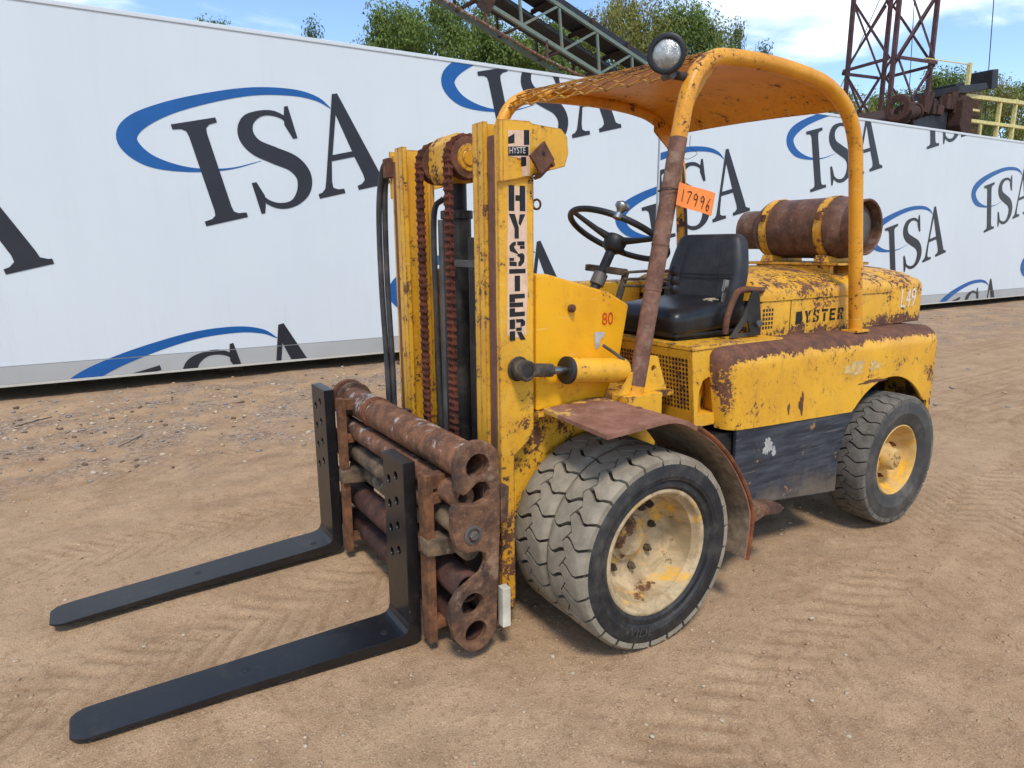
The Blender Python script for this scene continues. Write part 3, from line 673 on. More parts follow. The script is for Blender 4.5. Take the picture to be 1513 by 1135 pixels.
# dark lower side panels
for sgn in (-1, 1):
    bm = BM(); y0 = sgn*.655; y1 = sgn*.6745
    xs_ = np.linspace(.70, 1.70, 21); top = [(x, .737-.042*(x-.685)+.012) for x in xs_]; arch = [(2.0+.46*math.cos(a), .375+.46*math.sin(a)) for a in np.linspace(R(131), R(172), 8)]
    poly = [(.70, .345)]+top[:-1]+[p for p in arch if p[1] < top[-1][1]]+[(1.545, .262), (.86, .337)]
    prism(bm, poly, 'xz', y0, y1); sp = finish(bm, 'side_panel', 'side_black', FL, .003, smooth=30)
    if sgn < 0: blot('paint_splat', .935, .62, .042, .055, -.6757, 'scuff', sp, 21); blot('paint_splat', .985, .585, .018, .03, -.6757, 'scuff', sp, 22)
# frame step stub behind the front fender
bm = BM(); pts = [(.58, .29), (.66, .360), (.79, .372), (.95, .345), (.985, .318), (.95, .295), (.84, .312), (.74, .285), (.66, .23)]
prism(bm, pts, 'xz', -.76, -.60); finish(bm, 'frame_step', 'rust_plate', FL, .004); bm = BM(); prism(bm, pts, 'xz', .55, .78); finish(bm, 'frame_step', 'rust_plate', FL, .004)

# ---------------------------------------------------------------- seat pedestal with perforated grille, deck
bm = BM(); prism(bm, [(.455, 1.118), (1.10, 1.118), (1.10, 1.132), (.455, 1.140)], 'xz', -.60, .60); finish(bm, 'seat_deck', 'yellow_top', FL, .004)
def grille():
    bm = BM(); y0, y1, z0, z1 = -.599, .599, .78, 1.1175; x = .455; ph = .0205; hs = .0066
    hx0, hx1, hz0, hz1 = -.575, .575, .835, 1.095
    ny, nz_ = int((hx1-hx0)/ph), int((hz1-hz0)/ph); hx1 = hx0+ny*ph; hz1 = hz0+nz_*ph
    for a, b, c, d in ((y0, hx0, z0, z1), (hx1, y1, z0, z1), (hx0, hx1, z0, hz0), (hx0, hx1, hz1, z1)):
        add(bm, [(x, a, c), (x, b, c), (x, b, d), (x, a, d)], [(0, 1, 2, 3)])
    for i in range(ny):
        for j in range(nz_):
            cy, cz = hx0+(i+.5)*ph, hz0+(j+.5)*ph; o = [(cy+a*ph/2, cz+b*ph/2) for a, b in ((-1, -1), (1, -1), (1, 1), (-1, 1))]; q = [(cy+a*hs, cz+b*hs) for a, b in ((-1, -1), (1, -1), (1, 1), (-1, 1))]
            vs = [(x, *p) for p in o]+[(x, *p) for p in q]+[(x+.006, *p) for p in q]
            add(bm, vs, [(k, (k+1) % 4, 4+(k+1) % 4, 4+k) for k in range(4)]+[(4+k, 4+(k+1) % 4, 8+(k+1) % 4, 8+k) for k in range(4)])
    bmesh.ops.remove_doubles(bm, verts=bm.verts, dist=.0004)
    for v in bm.verts: v.co.x += (1.118-v.co.z)*.12
    bmesh.ops.recalc_face_normals(bm, faces=bm.faces); finish(bm, 'perforated_grille', 'yellow', FL, smooth=20)
grille()
for sgn in (-1, 1):
    # side of the pedestal with the hand-hold pocket
    hole = [(.515, .815), (.520, .93), (.540, .975), (.575, .990), (.615, .975), (.635, .93), (.645, .815)]
    bm = BM(); prism(bm, [(.496, .76), (.458, 1.1165), (.74, 1.1165), (.74, .76)], 'xz', sgn*.5835, sgn*.5985, [hole]); ps = finish(bm, 'pedestal_side', 'yellow', FL, .0015)
    bm = BM(); n = len(hole); H = [V(x, sgn*.5845, z) for x, z in hole]; K = [V(x+.02, sgn*(.580-(x-.50)*.55), .80+(z-.80)*.92) for x, z in hole]
    add(bm, H+K, [(i, (i+1) % n, (i+1) % n+n, i+n) for i in range(n)]+[tuple(range(n, 2*n))]); bmesh.ops.recalc_face_normals(bm, faces=bm.faces); finish(bm, 'pocket', 'yellow', ps, smooth=20)
    bm = BM(); yq = lambda x: sgn*(.580-(x-.02-.50)*.55+.003); add(bm, [V(.617+.021*math.cos(t), yq(.617+.021*math.cos(t)), .853+.027*math.sin(t)) for t in np.linspace(0, 6.283, 17)[:-1]], [tuple(range(16))]); finish(bm, 'pocket_opening', 'black', ps, smooth=0)

# ---------------------------------------------------------------- cowl
bm = BM(); prism(bm, [(-.30, .925), (-.30, 1.478), (-.24, 1.475), (.075, 1.392), (.19, 1.333), (.145, 1.10), (.06, .925)], 'xz', -.478, .478); cowl = finish(bm, 'cowl', 'yellow_fresh', FL, .012)
bm = BM(); cyl(bm, (-.13, -.482, 1.335), (-.13, -.494, 1.335), .017, 14); cyl(bm, (-.13, -.49, 1.335), (-.13, -.505, 1.335), .009, 10); finish(bm, 'bolt', 'rust', cowl)
vs, fs = text_mesh('80', .075); bm = BM(); add(bm, [V(.035+v.x*.85, -.4805, 1.255+v.y) for v in vs], fs); finish(bm, 'number_mark', 'decal_red', cowl, smooth=0)
bm = BM(); poly_fill(bm, [[(-.005, 1.225), (.02, 1.228), (.055, 1.222), (.045, 1.20), (.03, 1.195), (.028, 1.17), (.012, 1.155), (.002, 1.16)]], lambda x, z: V(x, -.4803, z), 0); finish(bm, 'paint_scuff', 'scuff', cowl, smooth=0)

# ---------------------------------------------------------------- front fenders
for sgn in (-1, 1):
    prof = [(-.312, .936), (-.15, .944), (-.02, .950), (.06, .938), (.145, .897), (.235, .840), (.315, .770), (.385, .690), (.445, .602), (.485, .525), (.508, .452), (.505, .36), (.492, .255)]
    P_ = spline([V(x, 0, z) for x, z in prof], 3); n = len(P_); bm = BM(); y0, y1 = sgn*.49, sgn*.935; t = .019; rows = []
    for i, p in enumerate(P_):
        d = (P_[min(i+1, n-1)]-P_[max(i-1, 0)]).normalized(); nn = V(d.z, 0, -d.x)*t
        skew = .04 if i < 4 else 0.
        q = p+nn; rows.append([bm.verts.new((p.x+skew*(1-i/4) if i < 4 else p.x, y0, p.z)), bm.verts.new((p.x, y1, p.z)), bm.verts.new((q.x, y1, q.z)), bm.verts.new((q.x+skew*(1-i/4) if i < 4 else q.x, y0, q.z))])
    for A, B in zip(rows, rows[1:]):
        for a in range(4): bm.faces.new((A[a], B[a], B[(a+1) % 4], A[(a+1) % 4]))
    bm.faces.new(rows[0]); bm.faces.new(rows[-1][::-1]); bmesh.ops.recalc_face_normals(bm, faces=bm.faces)
    for f in bm.faces:
        c_ = f.calc_center_median()
        if f.normal.dot(V(c_.x-.05, 0, c_.z-.42).normalized()) < -.5 and c_.x > .12: f.material_index = 1
    fe = finish(bm, 'front_fender', ['fender', 'gravelly'], FL, .002)
    # rolled outer lip
    bm = BM(); tube(bm, [V(p.x, y1, p.z-.005) for p in P_[12:]], .010, 8); finish(bm, 'fender_lip', 'rust_orange', fe)
    bm = BM(); lathe(bm, [(.001, .004), (.011, .003), (.014, 0)], (.02, sgn*.74, .949), 'z', 12); finish(bm, 'fender_bolt', 'rust', fe)

# ---------------------------------------------------------------- tilt cylinders
for sgn in (-1, 1):
    y = sgn*.532; P = part('tilt_cylinder'); a, b = V(-.395, y, 1.114), V(.115, y, 1.060); d = (b-a).normalized()
    bm = BM(); cyl(bm, (-.395, sgn*.4905, 1.114), (-.395, sgn*.502, 1.114), .050, 20); finish(bm, 'pin_boss', 'dirty', P, .008)
    bm = BM(); lathe(bm, [(.024, -.032), (.036, -.032), (.041, -.026), (.041, .026), (.036, .032), (.024, .032)], a, 'y', 24); finish(bm, 'rod_eye', 'dirty', P)
    bm = BM(); cyl(bm, a-V(0, .029, 0), a+V(0, .029, 0), .0245, 16); finish(bm, 'pin', 'grease', P)
    bm = BM(); cyl(bm, a+d*.04, a+d*.135, .027, 18); finish(bm, 'rod_clevis', 'dirty', P, .004)
    bm = BM(); cyl(bm, a+d*.12, a+d*.21, .017, 16); finish(bm, 'rod', 'chrome', P)
    bm = BM(); cyl(bm, a+d*.200, a+d*.222, .057, 24); finish(bm, 'gland', 'grease', P, .004)
    bm = BM(); cyl(bm, a+d*.218, b, .052, 28); finish(bm, 'barrel', 'yellow_web', P)
    bm = BM(); tube(bm, spline([a+d*.50+V(0, -.02*-sgn, .045), a+d*.46+V(0, .0, .075), a+d*.40+V(0, 0, .105)], 4), .007, 8); finish(bm, 'grease_line', 'steel', P)

# ---------------------------------------------------------------- mast
def mast_rail(sgn):
    P = part('mast_rail'); y = sgn
    # outer channel: side web, front and rear flange
    bm = BM(); prism(bm, [(-.478, .10), (-.478, 2.010), (-.318, 2.010), (-.318, .86), (-.345, .81), (-.412, .76), (-.412, .10)], 'xz', y*.490, y*.468); web = finish(bm, 'outer_web', 'yellow_web', P, .003)
    bm = BM(); box(bm, (-.481, y*.467, .10), (-.458, y*.424, 1.98)); finish(bm, 'outer_flange', 'rail_strip', P, .003)
    bm = BM(); box(bm, (-.340, y*.467, .86), (-.316, y*.36, 1.98)); finish(bm, 'rear_flange', 'yellow_mast', P, .003)
    # inner channel
    bm = BM(); box(bm, (-.492, y*.412, .08), (-.47, y*.372, 2.035)); finish(bm, 'inner_flange', 'yellow_mast', P, .003)
    bm = BM(); box(bm, (-.492, y*.3705, .08), (-.466, y*.330, 2.035)); finish(bm, 'inner_flange', 'yellow_mast', P, .003)
    bm = BM(); box(bm, (-.4695, y*.400, .08), (-.352, y*.382, 2.03)); finish(bm, 'inner_web', 'yellow_mast', P, .002)
    bm = BM(); box(bm, (-.368, y*.381, .08), (-.3505, y*.330, 2.02)); finish(bm, 'inner_rear_flange', 'yellow_mast', P, .002)
    return web
near_web = mast_rail(-1); far_web = mast_rail(1)
bm = BM(); box(bm, (-.352, -.465, 1.92), (-.3165, .465, 1.985)); finish(bm, 'mast_crossmember', 'yellow_mast', FL, .004)
bm = BM(); box(bm, (-.355, -.36, .95), (-.318, .36, 1.07)); finish(bm, 'mast_crossmember', 'grease', FL, .004)
bm = BM(); box(bm, (-.44, -.38, .10), (-.33, .38, .22)); finish(bm, 'mast_crossmember', 'grease', FL, .004)
# head plate with emblem, on both sides
for sgn in (-1, 1):
    poly = [(-.483, 1.812), (-.483, 2.030), (-.345, 2.034), (-.335, 2.026), (-.20, 2.018), (-.172, 1.99), (-.166, 1.93), (-.182, 1.882), (-.26, 1.862), (-.34, 1.838)]
    bm = BM(); prism(bm, poly, 'xz', sgn*.491, sgn*.503); hp = finish(bm, 'head_plate', 'yellow_mast', FL, .002)
    bm = BM(); box(bm, (-.481, sgn*.503, 1.815), (-.462, sgn*.508, 2.028)); finish(bm, 'plate_strip', 'yellow_mast', hp, .001)
    if sgn < 0:
        yy = -.5045
        def flat(name, polys, mat, y_=yy):
            b_ = BM()
            for p_ in polys: poly_fill(b_, [p_], lambda x, z: V(x, y_, z), 0)
            for f in b_.faces:
                if f.normal.y > 0: f.normal_flip()
            return finish(b_, name, mat, hp, smooth=0)
        flat('emblem_ground', [[(-.44, 1.995), (-.345, 2.0), (-.345, 1.84), (-.38, 1.838), (-.385, 1.90), (-.44, 1.905)]], 'decal')
        flat('emblem', [[(-.44, 1.938), (-.352, 1.944), (-.352, 1.912), (-.44, 1.906)], [(-.44, 1.97), (-.413, 1.985), (-.413, 1.952), (-.44, 1.947)], [(-.372, 2.0), (-.348, 2.002), (-.348, 1.95), (-.372, 1.948)], [(-.385, 1.905), (-.362, 1.907), (-.362, 1.875), (-.385, 1.872)]], 'ink', yy-.0008)
        vs, fs = text_mesh('HYSTE', .031); b_ = BM(); add(b_, [V(-.437+v.x*.80, yy-.0016, 1.914+v.y+v.x*.06) for v in vs], fs); finish(b_, 'emblem_lettering', 'decal_white', hp, smooth=0)
        # bent rusty bracket bolted on the plate
        b_ = BM(); mm = Matrix.Translation(V(-.318, -.545, 1.90)) @ Matrix.Rotation(R(-36), 4, 'Y') @ Matrix.Rotation(R(14), 4, 'Z')
        box(b_, (-.05, -.006, -.038), (.05, .006, .042), mm); box(b_, (.030, -.004, -.055), (.044, .05, .03), mm); box(b_, (-.05, .006, -.052), (.03, .04, -.040), mm); finish(b_, 'rusty_bracket', 'rust', hp, .002)
        b_ = BM(); lathe(b_, [(.001, -.009), (.007, -.009), (.007, -.0065), (.001, -.0063)], (0, 0, 0), 'y', 10)
        for v in b_.verts: v.co = mm @ (v.co+V(.012, 0, .012))
        finish(b_, 'bracket_hole', 'black', hp)
# vertical stencilled lettering on the near rail
def rects(*r): return [[(a, b), (c, b), (c, d), (a, d)] for a, b, c, d in r]
ST = {'H': rects((0, 0, .34, 1), (.66, 0, 1, 1), (.40, .40, .66, .62)),
      'Y': [[(0, 1), (.36, 1), (.60, .44), (.60, 0), (.34, 0), (.34, .42)], [(.66, .98), (1, 1), (.70, .52), (.58, .62)]],
      'S': [[(.05, .62), (.30, .55), (.62, .46), (.34, .72), (.30, .80), (.42, .86), (.42, 1), (.18, .95), (.02, .82)], rects((.50, .84, .95, 1))[0], [(.95, .40), (.92, .16), (.72, .0), (.56, 0), (.56, .16), (.66, .22), (.66, .34), (.46, .44), (.68, .52), (.86, .52)], [(.02, .02), (.46, 0), (.46, .17), (.02, .2)], [(.66, .70), (.95, .70), (.95, .82), (.66, .82)], [(.02, .22), (.3, .22), (.3, .34), (.02, .34)]],
      'T': rects((0, .80, 1, 1), (.33, 0, .66, .70)),
      'E': rects((0, .80, .95, 1), (0, .42, .85, .62), (0, 0, .95, .2), (0, .20, .34, .38), (0, .64, .34, .80)),
      'R': rects((0, 0, .34, .45), (0, .55, .34, 1), (.40, .84, .8, 1), (.40, .44, .75, .60))+[[(.68, .62), (.95, .68), (.98, .86), (.82, 1), (.68, .84)], [(.45, .40), (.72, .40), (1, 0), (.68, 0)]]}
bg_ = BM(); bl = BM(); z = 1.805
for ch, hgt in zip('HYSTER', (.092, .09, .092, .084, .086, .082)):
    w_ = .074; x0 = -.432; zz = z-hgt
    for p_ in ST[ch]: poly_fill(bl, [p_], lambda a, b: V(x0+a*w_, -.4922, zz+b*hgt), 0)
    z -= hgt+.0105
poly_fill(bg_, [[(-.434, 1.800), (-.352, 1.803), (-.350, 1.60), (-.348, 1.40), (-.356, 1.245), (-.40, 1.235), (-.442, 1.25), (-.440, 1.42), (-.438, 1.6)]], lambda a, b: V(a, -.4912, b), 0)
for b_, nm, mt in ((bg_, 'lettering_ground', 'decal'), (bl, 'stencil_lettering', 'ink')):
    for f in b_.faces:
        if f.normal.y > 0: f.normal_flip()
    finish(b_, nm, mt, FL, smooth=0)
# lift ram, side rams, crosshead, sheaves, chains
bm = BM(); cyl(bm, (-.40, -.02, .12), (-.40, -.02, 1.72), .062, 28); cyl(bm, (-.40, -.02, 1.70), (-.40, -.02, 1.735), .070, 28); ram = finish(bm, 'lift_ram', 'grease', FL, .003)
bm = BM(); cyl(bm, (-.40, -.02, 1.73), (-.40, -.02, 1.90), .045, 24); finish(bm, 'ram_rod', 'black', ram)
bm = BM(); cyl(bm, (-.42, .075, .12), (-.42, .075, 1.70), .022, 16); finish(bm, 'ram_pipe', 'steel', ram)
bm = BM(); cyl(bm, (-.40, -.24, .12), (-.40, -.24, 1.62), .060, 24); finish(bm, 'side_ram', 'grease', FL, .003)
bm = BM(); box(bm, (-.46, -.30, 1.50), (-.445, -.10, 1.53)); finish(bm, 'ram_clamp', 'steel', FL, .003)
bm = BM(); prism(bm, [(-.455, 1.845), (-.478, 1.885), (-.478, 2.0), (-.44, 2.04), (-.36, 2.04), (-.345, 1.95), (-.36, 1.845)], 'xz', -.112, .082); ch_ = finish(bm, 'crosshead', 'yellow_mast', FL, .008)
for yc in (-.15, .118):
    P = part('chain_sheave'); c = (-.42, yc, 1.935)
    bm = BM(); lathe(bm, [(.022, -.030), (.080, -.030), (.083, -.024), (.066, -.016), (.066, .016), (.083, .024), (.080, .030), (.022, .030)], c, 'y', 32); finish(bm, 'sheave', 'rust', P)
    bm = BM(); lathe(bm, [(.001, -.040), (.030, -.040), (.034, -.036), (.034, -.034), (.052, -.034), (.055, -.030)], c, 'y', 28); finish(bm, 'sheave_boss', 'yellow_mast', P)
    bm = BM(); lathe(bm, [(.001, .040), (.030, .040), (.034, .036), (.055, .032)], c, 'y', 28); finish(bm, 'sheave_boss', 'yellow_mast', P)
    # leaf chain: alternating link packs and pins
    path = [(-.505, zz) for zz in np.arange(.50, 1.935, .0285)]+[(-.42-.085*math.cos(a), 1.935+.085*math.sin(a)) for a in np.arange(.0, math.pi, .335)]+[(-.335, zz) for zz in np.arange(1.92, 1.1, -.0285)]
    bm = BM()
    for i in range(len(path)-1):
        a, b = V(path[i][0], yc, path[i][1]), V(path[i+1][0], yc, path[i+1][1]); d = (b-a).normalized()
        for off_, w_ in (((-.0155, .006), (.0155, .006), (0, .008)) if i % 2 else ((-.008, .006), (.008, .006), (-.022, .005), (.022, .005))):
            h_ = .0125; s_ = V(0, 1, 0); u_ = d.cross(s_); ce = (a+b)/2+s_*off_; L2 = (b-a).length/2+.009
            ring = [d*-L2*.72+u_*h_, d*-L2+u_*0, d*-L2*.72-u_*h_, d*0-u_*h_*.62, d*L2*.72-u_*h_, d*L2, d*L2*.72+u_*h_, u_*h_*.62]
            vs = [ce+s_*-w_/2+q for q in ring]+[ce+s_*w_/2+q for q in ring]; k = len(ring)
            add(bm, vs, [tuple(range(k))[::-1], tuple(range(k, 2*k))]+[(j, (j+1) % k, (j+1) % k+k, j+k) for j in range(k)])
        cyl(bm, a-V(0, .028, 0), a+V(0, .028, 0), .0062, 6)
    bmesh.ops.recalc_face_normals(bm, faces=bm.faces)
    finish(bm, 'lift_chain', 'chain', FL, smooth=30, kind='stuff')
    bm = BM(); box(bm, (-.53, yc-.035, .44), (-.48, yc+.035, .52)); finish(bm, 'chain_anchor', 'yellow_mast', FL, .004)
# hoses looping over the far rail
for k, dx in enumerate((0, .028)):
    bm = BM(); tube(bm, spline([V(-.47+dx, .50, 1.93), V(-.478+dx, .545, 1.985), V(-.485+dx, .60+.01*k, 1.93), V(-.49+dx, .645-.01*k, 1.75), V(-.49+dx, .655-.012*k, 1.4), V(-.49+dx, .63-.008*k, 1.0), V(-.50+dx, .60, .72), V(-.53+dx, .55, .58)], 6), .0145, 12); finish(bm, 'hydraulic_hose', 'rubber', FL)
for yy, xx in ((.20, -.40), (.235, -.385), (-.315, -.43)):
    bm = BM(); tube(bm, spline([V(xx, yy, .25), V(xx+.01, yy+.008, .8), V(xx-.004, yy-.006, 1.3), V(xx, yy, 1.72), V(xx+.04, yy-.02, 1.80)], 5), .0125, 10); finish(bm, 'hydraulic_hose', 'rubber', FL)
bm = BM(); box(bm, (-.505, .47, 1.91), (-.43, .535, 2.0)); finish(bm, 'hose_bracket', 'rust', FL, .004)
bm = BM(); tube(bm, [V(-.31+.018*math.cos(t)+.012, -.48, 1.74+.018*math.sin(t)) for t in np.linspace(0, 6.283, 17)], .0045, 8, cap=False); finish(bm, 'chain_eye', 'rust', FL)
bm = BM(); cyl(bm, (-.30, .44, .9), (-.20, .44, .9), .03, 12); finish(bm, 'hose_fitting', 'dirty', FL)

# ---------------------------------------------------------------- carriage
def arc(cx, cz, r, a0, a1, n): return [(cx+r*math.cos(R(a)), cz+r*math.sin(R(a))) for a in np.linspace(a0, a1, n)]
plate = arc(-.644, .789, .096, 175, 20, 14)+[(-.549, .70), (-.552, .50), (-.563, .30), (-.572, .10)]+arc(-.66, .118, .078, -20, -150, 8)+[(-.755, .115), (-.772, .19), (-.766, .262), (-.735, .305), (-.68, .335), (-.632, .36), (-.612, .40), (-.617, .437), (-.648, .455), (-.70, .458), (-.738, .482), (-.755, .54), (-.753, .635), (-.738, .655), (-.705, .652), (-.655, .640), (-.605, .652), (-.592, .69), (-.612, .725), (-.648, .727), (-.682, .700), (-.705, .688), (-.736, .708)]
for y0, y1 in ((-.602, -.566), (.712, .748)):
    bm = BM(); prism(bm, plate, 'xz', y0, y1, [circ(-.644, .789, .048, 24), circ(-.676, .240, .047, 22), circ(-.664, .120, .047, 22)]); ep = finish(bm, 'carriage_end_plate', 'rust_plate', FL, .005)
    s_ = -1 if y0 < 0 else 1; yf = y0 if y0 < 0 else y1
    bm = BM(); lathe(bm, [(.037, .002), (.037, .006*s_), (.027, .007*s_), (.025, .003*s_)], (-.672, yf, .528), 'y', 22); lathe(bm, [(.001, .020*s_), (.016, .020*s_), (.019, .016*s_), (.019, 0)], (-.672, yf, .528), 'y', 6); finish(bm, 'end_plate_bolt', 'steel', ep, smooth=30)
def pipe(name, x, z, ro, ri, y0, y1, mat, **k):
    bm = BM(); lathe(bm, [(ri, y0), (ro-.003, y0), (ro, y0+.003), (ro, y1-.003), (ro-.003, y1), (ri, y1)], (x, 0, z), 'y', 32, closed=True); bmesh.ops.recalc_face_normals(bm, faces=bm.faces); return finish(bm, name, mat, FL, smooth=50, **k)
p1 = pipe('carriage_pipe', -.650, .789, .073, .047, -.5655, .80, 'rust_pipe', label='thick rusty top tube with flaking pale paint')
bm = BM(); lathe(bm, [(.06, .778), (.098, .778), (.102, .785), (.102, .80), (.098, .806), (.06, .806)], (-.650, 0, .789), 'y', 32, closed=True); bmesh.ops.recalc_face_normals(bm, faces=bm.faces); finish(bm, 'pipe_flange', 'rust', p1)
bm = BM(); lathe(bm, [(.0735, .36), (.079, .362), (.079, .40), (.0735, .402)], (-.650, 0, .789), 'y', 32); finish(bm, 'pipe_collar', 'rust_orange', p1)
pipe('carriage_pipe', -.690, .665, .048, .02, -.5655, .711, 'rust_pipe')
pipe('slide_rod', -.690, .548, .045, .01, -.5655, .711, 'rod'); pipe('slide_rod', -.655, .44, .042, .01, -.55, .711, 'rod')
pipe('carriage_pipe', -.676, .295, .060, .047, -.5655, .711, 'rust_red', label='dark red lower tube'); pipe('carriage_pipe', -.664, .120, .058, .047, -.5655, .711, 'rust_red')
bm = BM(); box(bm, (-.60, -.56, .06), (-.575, .70, .28)); box(bm, (-.60, -.56, .52), (-.575, .70, .70)); finish(bm, 'carriage_back_plate', 'rust_plate', FL, .004)
bm = BM(); box(bm, (-.585, -.36, .10), (-.50, -.31, .80)); finish(bm, 'roller_bracket', 'grease', FL, .004); bm = BM(); box(bm, (-.585, .31, .10), (-.50, .36, .80)); finish(bm, 'roller_bracket', 'grease', FL, .004)
bm = BM(); box(bm, (-.548, -.612, .105), (-.512, -.572, .272)); finish(bm, 'wear_block', 'white', FL, .004)
bm = BM(); prism(bm, [(-.546, .70), (-.507, .685), (-.513, .56), (-.546, .545)], 'xz', -.60, -.56); finish(bm, 'side_shift_stop', 'rust_plate', FL, .004)

# ---------------------------------------------------------------- forks
def fork(y0, y1, zb, top, tip_dy, tipx, label, rough_seed):
    P = part('fork'); P['label'] = label
    hx = -.842; bx = -.790; cy = (y0+y1)/2; hw = (y1-y0)/2
    # blade and heel
    st = []
    for x in (tipx, tipx+.006, tipx+.02, tipx+.045, tipx+.08, tipx+.13, tipx+.25, tipx+.5, tipx+.8, tipx+1.0, -.93, -.885):
        d = x-tipx; w = hw*(.90 if d > .25 else .90-.02*(1-d/.25))*1.0 if d < .6 else hw*(.90+.10*min(1, (d-.6)/.3)); w = w*(1-.42*(1-min(1, d/.07))**3.2)
        f = min(1, d/(hx-tipx)); t = .009+.038*f**.85 if d > 0 else .006
        st.append((x, zb+.004*(1-f), zb+.004*(1-f)+t, w, tip_dy*(1-f)))
    bm = BM(); rows = []
    for x, a, b, w, dy in st: rows.append([bm.verts.new((x, cy+dy-w, a)), bm.verts.new((x, cy+dy+w, a)), bm.verts.new((x, cy+dy+w, b)), bm.verts.new((x, cy+dy-w, b))])
    # fillet up into the shank
    b0 = st[-1][2]
    for x, a, b in ((-.862, zb, b0+.006), (-.849, zb, b0+.018), (hx, zb, b0+.042)):
        rows.append([bm.verts.new((x, cy-hw, a)), bm.verts.new((x, cy+hw, a)), bm.verts.new((x, cy+hw, b)), bm.verts.new((x, cy-hw, b))])
    rows.append([bm.verts.new((bx-.022, cy-hw, zb)), bm.verts.new((bx-.022, cy+hw, zb)), bm.verts.new((bx-.022, cy+hw, b0+.043)), bm.verts.new((bx-.022, cy-hw, b0+.043))])
    rows.append([bm.verts.new((bx, cy-hw, zb+.025)), bm.verts.new((bx, cy+hw, zb+.025)), bm.verts.new((bx, cy+hw, b0+.043)), bm.verts.new((bx, cy-hw, b0+.043))])
    for A, B in zip(rows, rows[1:]):
        for i in range(4): bm.faces.new((A[i], B[i], B[(i+1) % 4], A[(i+1) % 4]))
    bm.faces.new(rows[0]); bm.faces.new(rows[-1][::-1]); bmesh.ops.recalc_face_normals(bm, faces=bm.faces)
    finish(bm, 'blade', 'fork', P, .0018, smooth=30)
    zs = b0+.0425; hh = []
    for k in range(4):
        for dy in (-.33, .20): hh.append(circ(cy+dy*hw*1.35+.02, top-.07-k*.105-(.035 if dy > 0 else 0), .0175, 14))
    bm = BM(); prism(bm, [(cy-hw, zs), (cy+hw, zs), (cy+hw, top), (cy-hw, top)], 'yz', hx, bx, hh); finish(bm, 'shank', 'fork', P, .003, smooth=35)
    bm = BM()
    for k, (fx, dy) in enumerate(((.48, .1), (.93, -.35))):
        x = tipx+fx*(hx-tipx); zz = np.interp(x, [s[0] for s in st], [s[2] for s in st]); lathe(bm, [(.001, .0014), (.015, .0014), (.016, .0002)], (x, cy+dy*hw+tip_dy*(1-fx), zz), 'z', 12)
    finish(bm, 'lock_hole', 'black', P, smooth=0)
fork(-.368, -.160, .006, .772, .058, -2.005, 'fork nearer the camera', 1)
fork(.600, .815, .022, .885, -.085, -2.08, 'fork farther from the camera', 2)
for y0, y1, zt_ in ((-.455, -.385, .735), (.525, .585, .845)):
    bm = BM(); box(bm, (-.792, y0, .035), (-.757, y1, zt_)); fc = finish(bm, 'fork_carrier', 'rust_carrier', FL, .004)
    for z0, z1, xx in ((.615, .66, -.72), (.085, .125, -.705), (zt_-.06, zt_-.005, -.70)):
        bm = BM(); box(bm, (-.7565, y0+.006, z0), (xx, y1-.006, z1)); finish(bm, 'carrier_arm', 'rust_carrier', fc, .004)
    bm = BM(); prism(bm, [(-.80, .415), (-.66, .40), (-.64, .43), (-.66, .485), (-.80, .478)], 'xz', y0-.02, y1-.01); finish(bm, 'carrier_clamp', 'rod', fc, .008)
    bm = BM(); box(bm, (-.7895, (y0+y1)/2, .40), (-.765, (y0+y1)/2+(.2 if y0 < 0 else .2), .46)); finish(bm, 'hook_bar', 'rust', fc, .003)

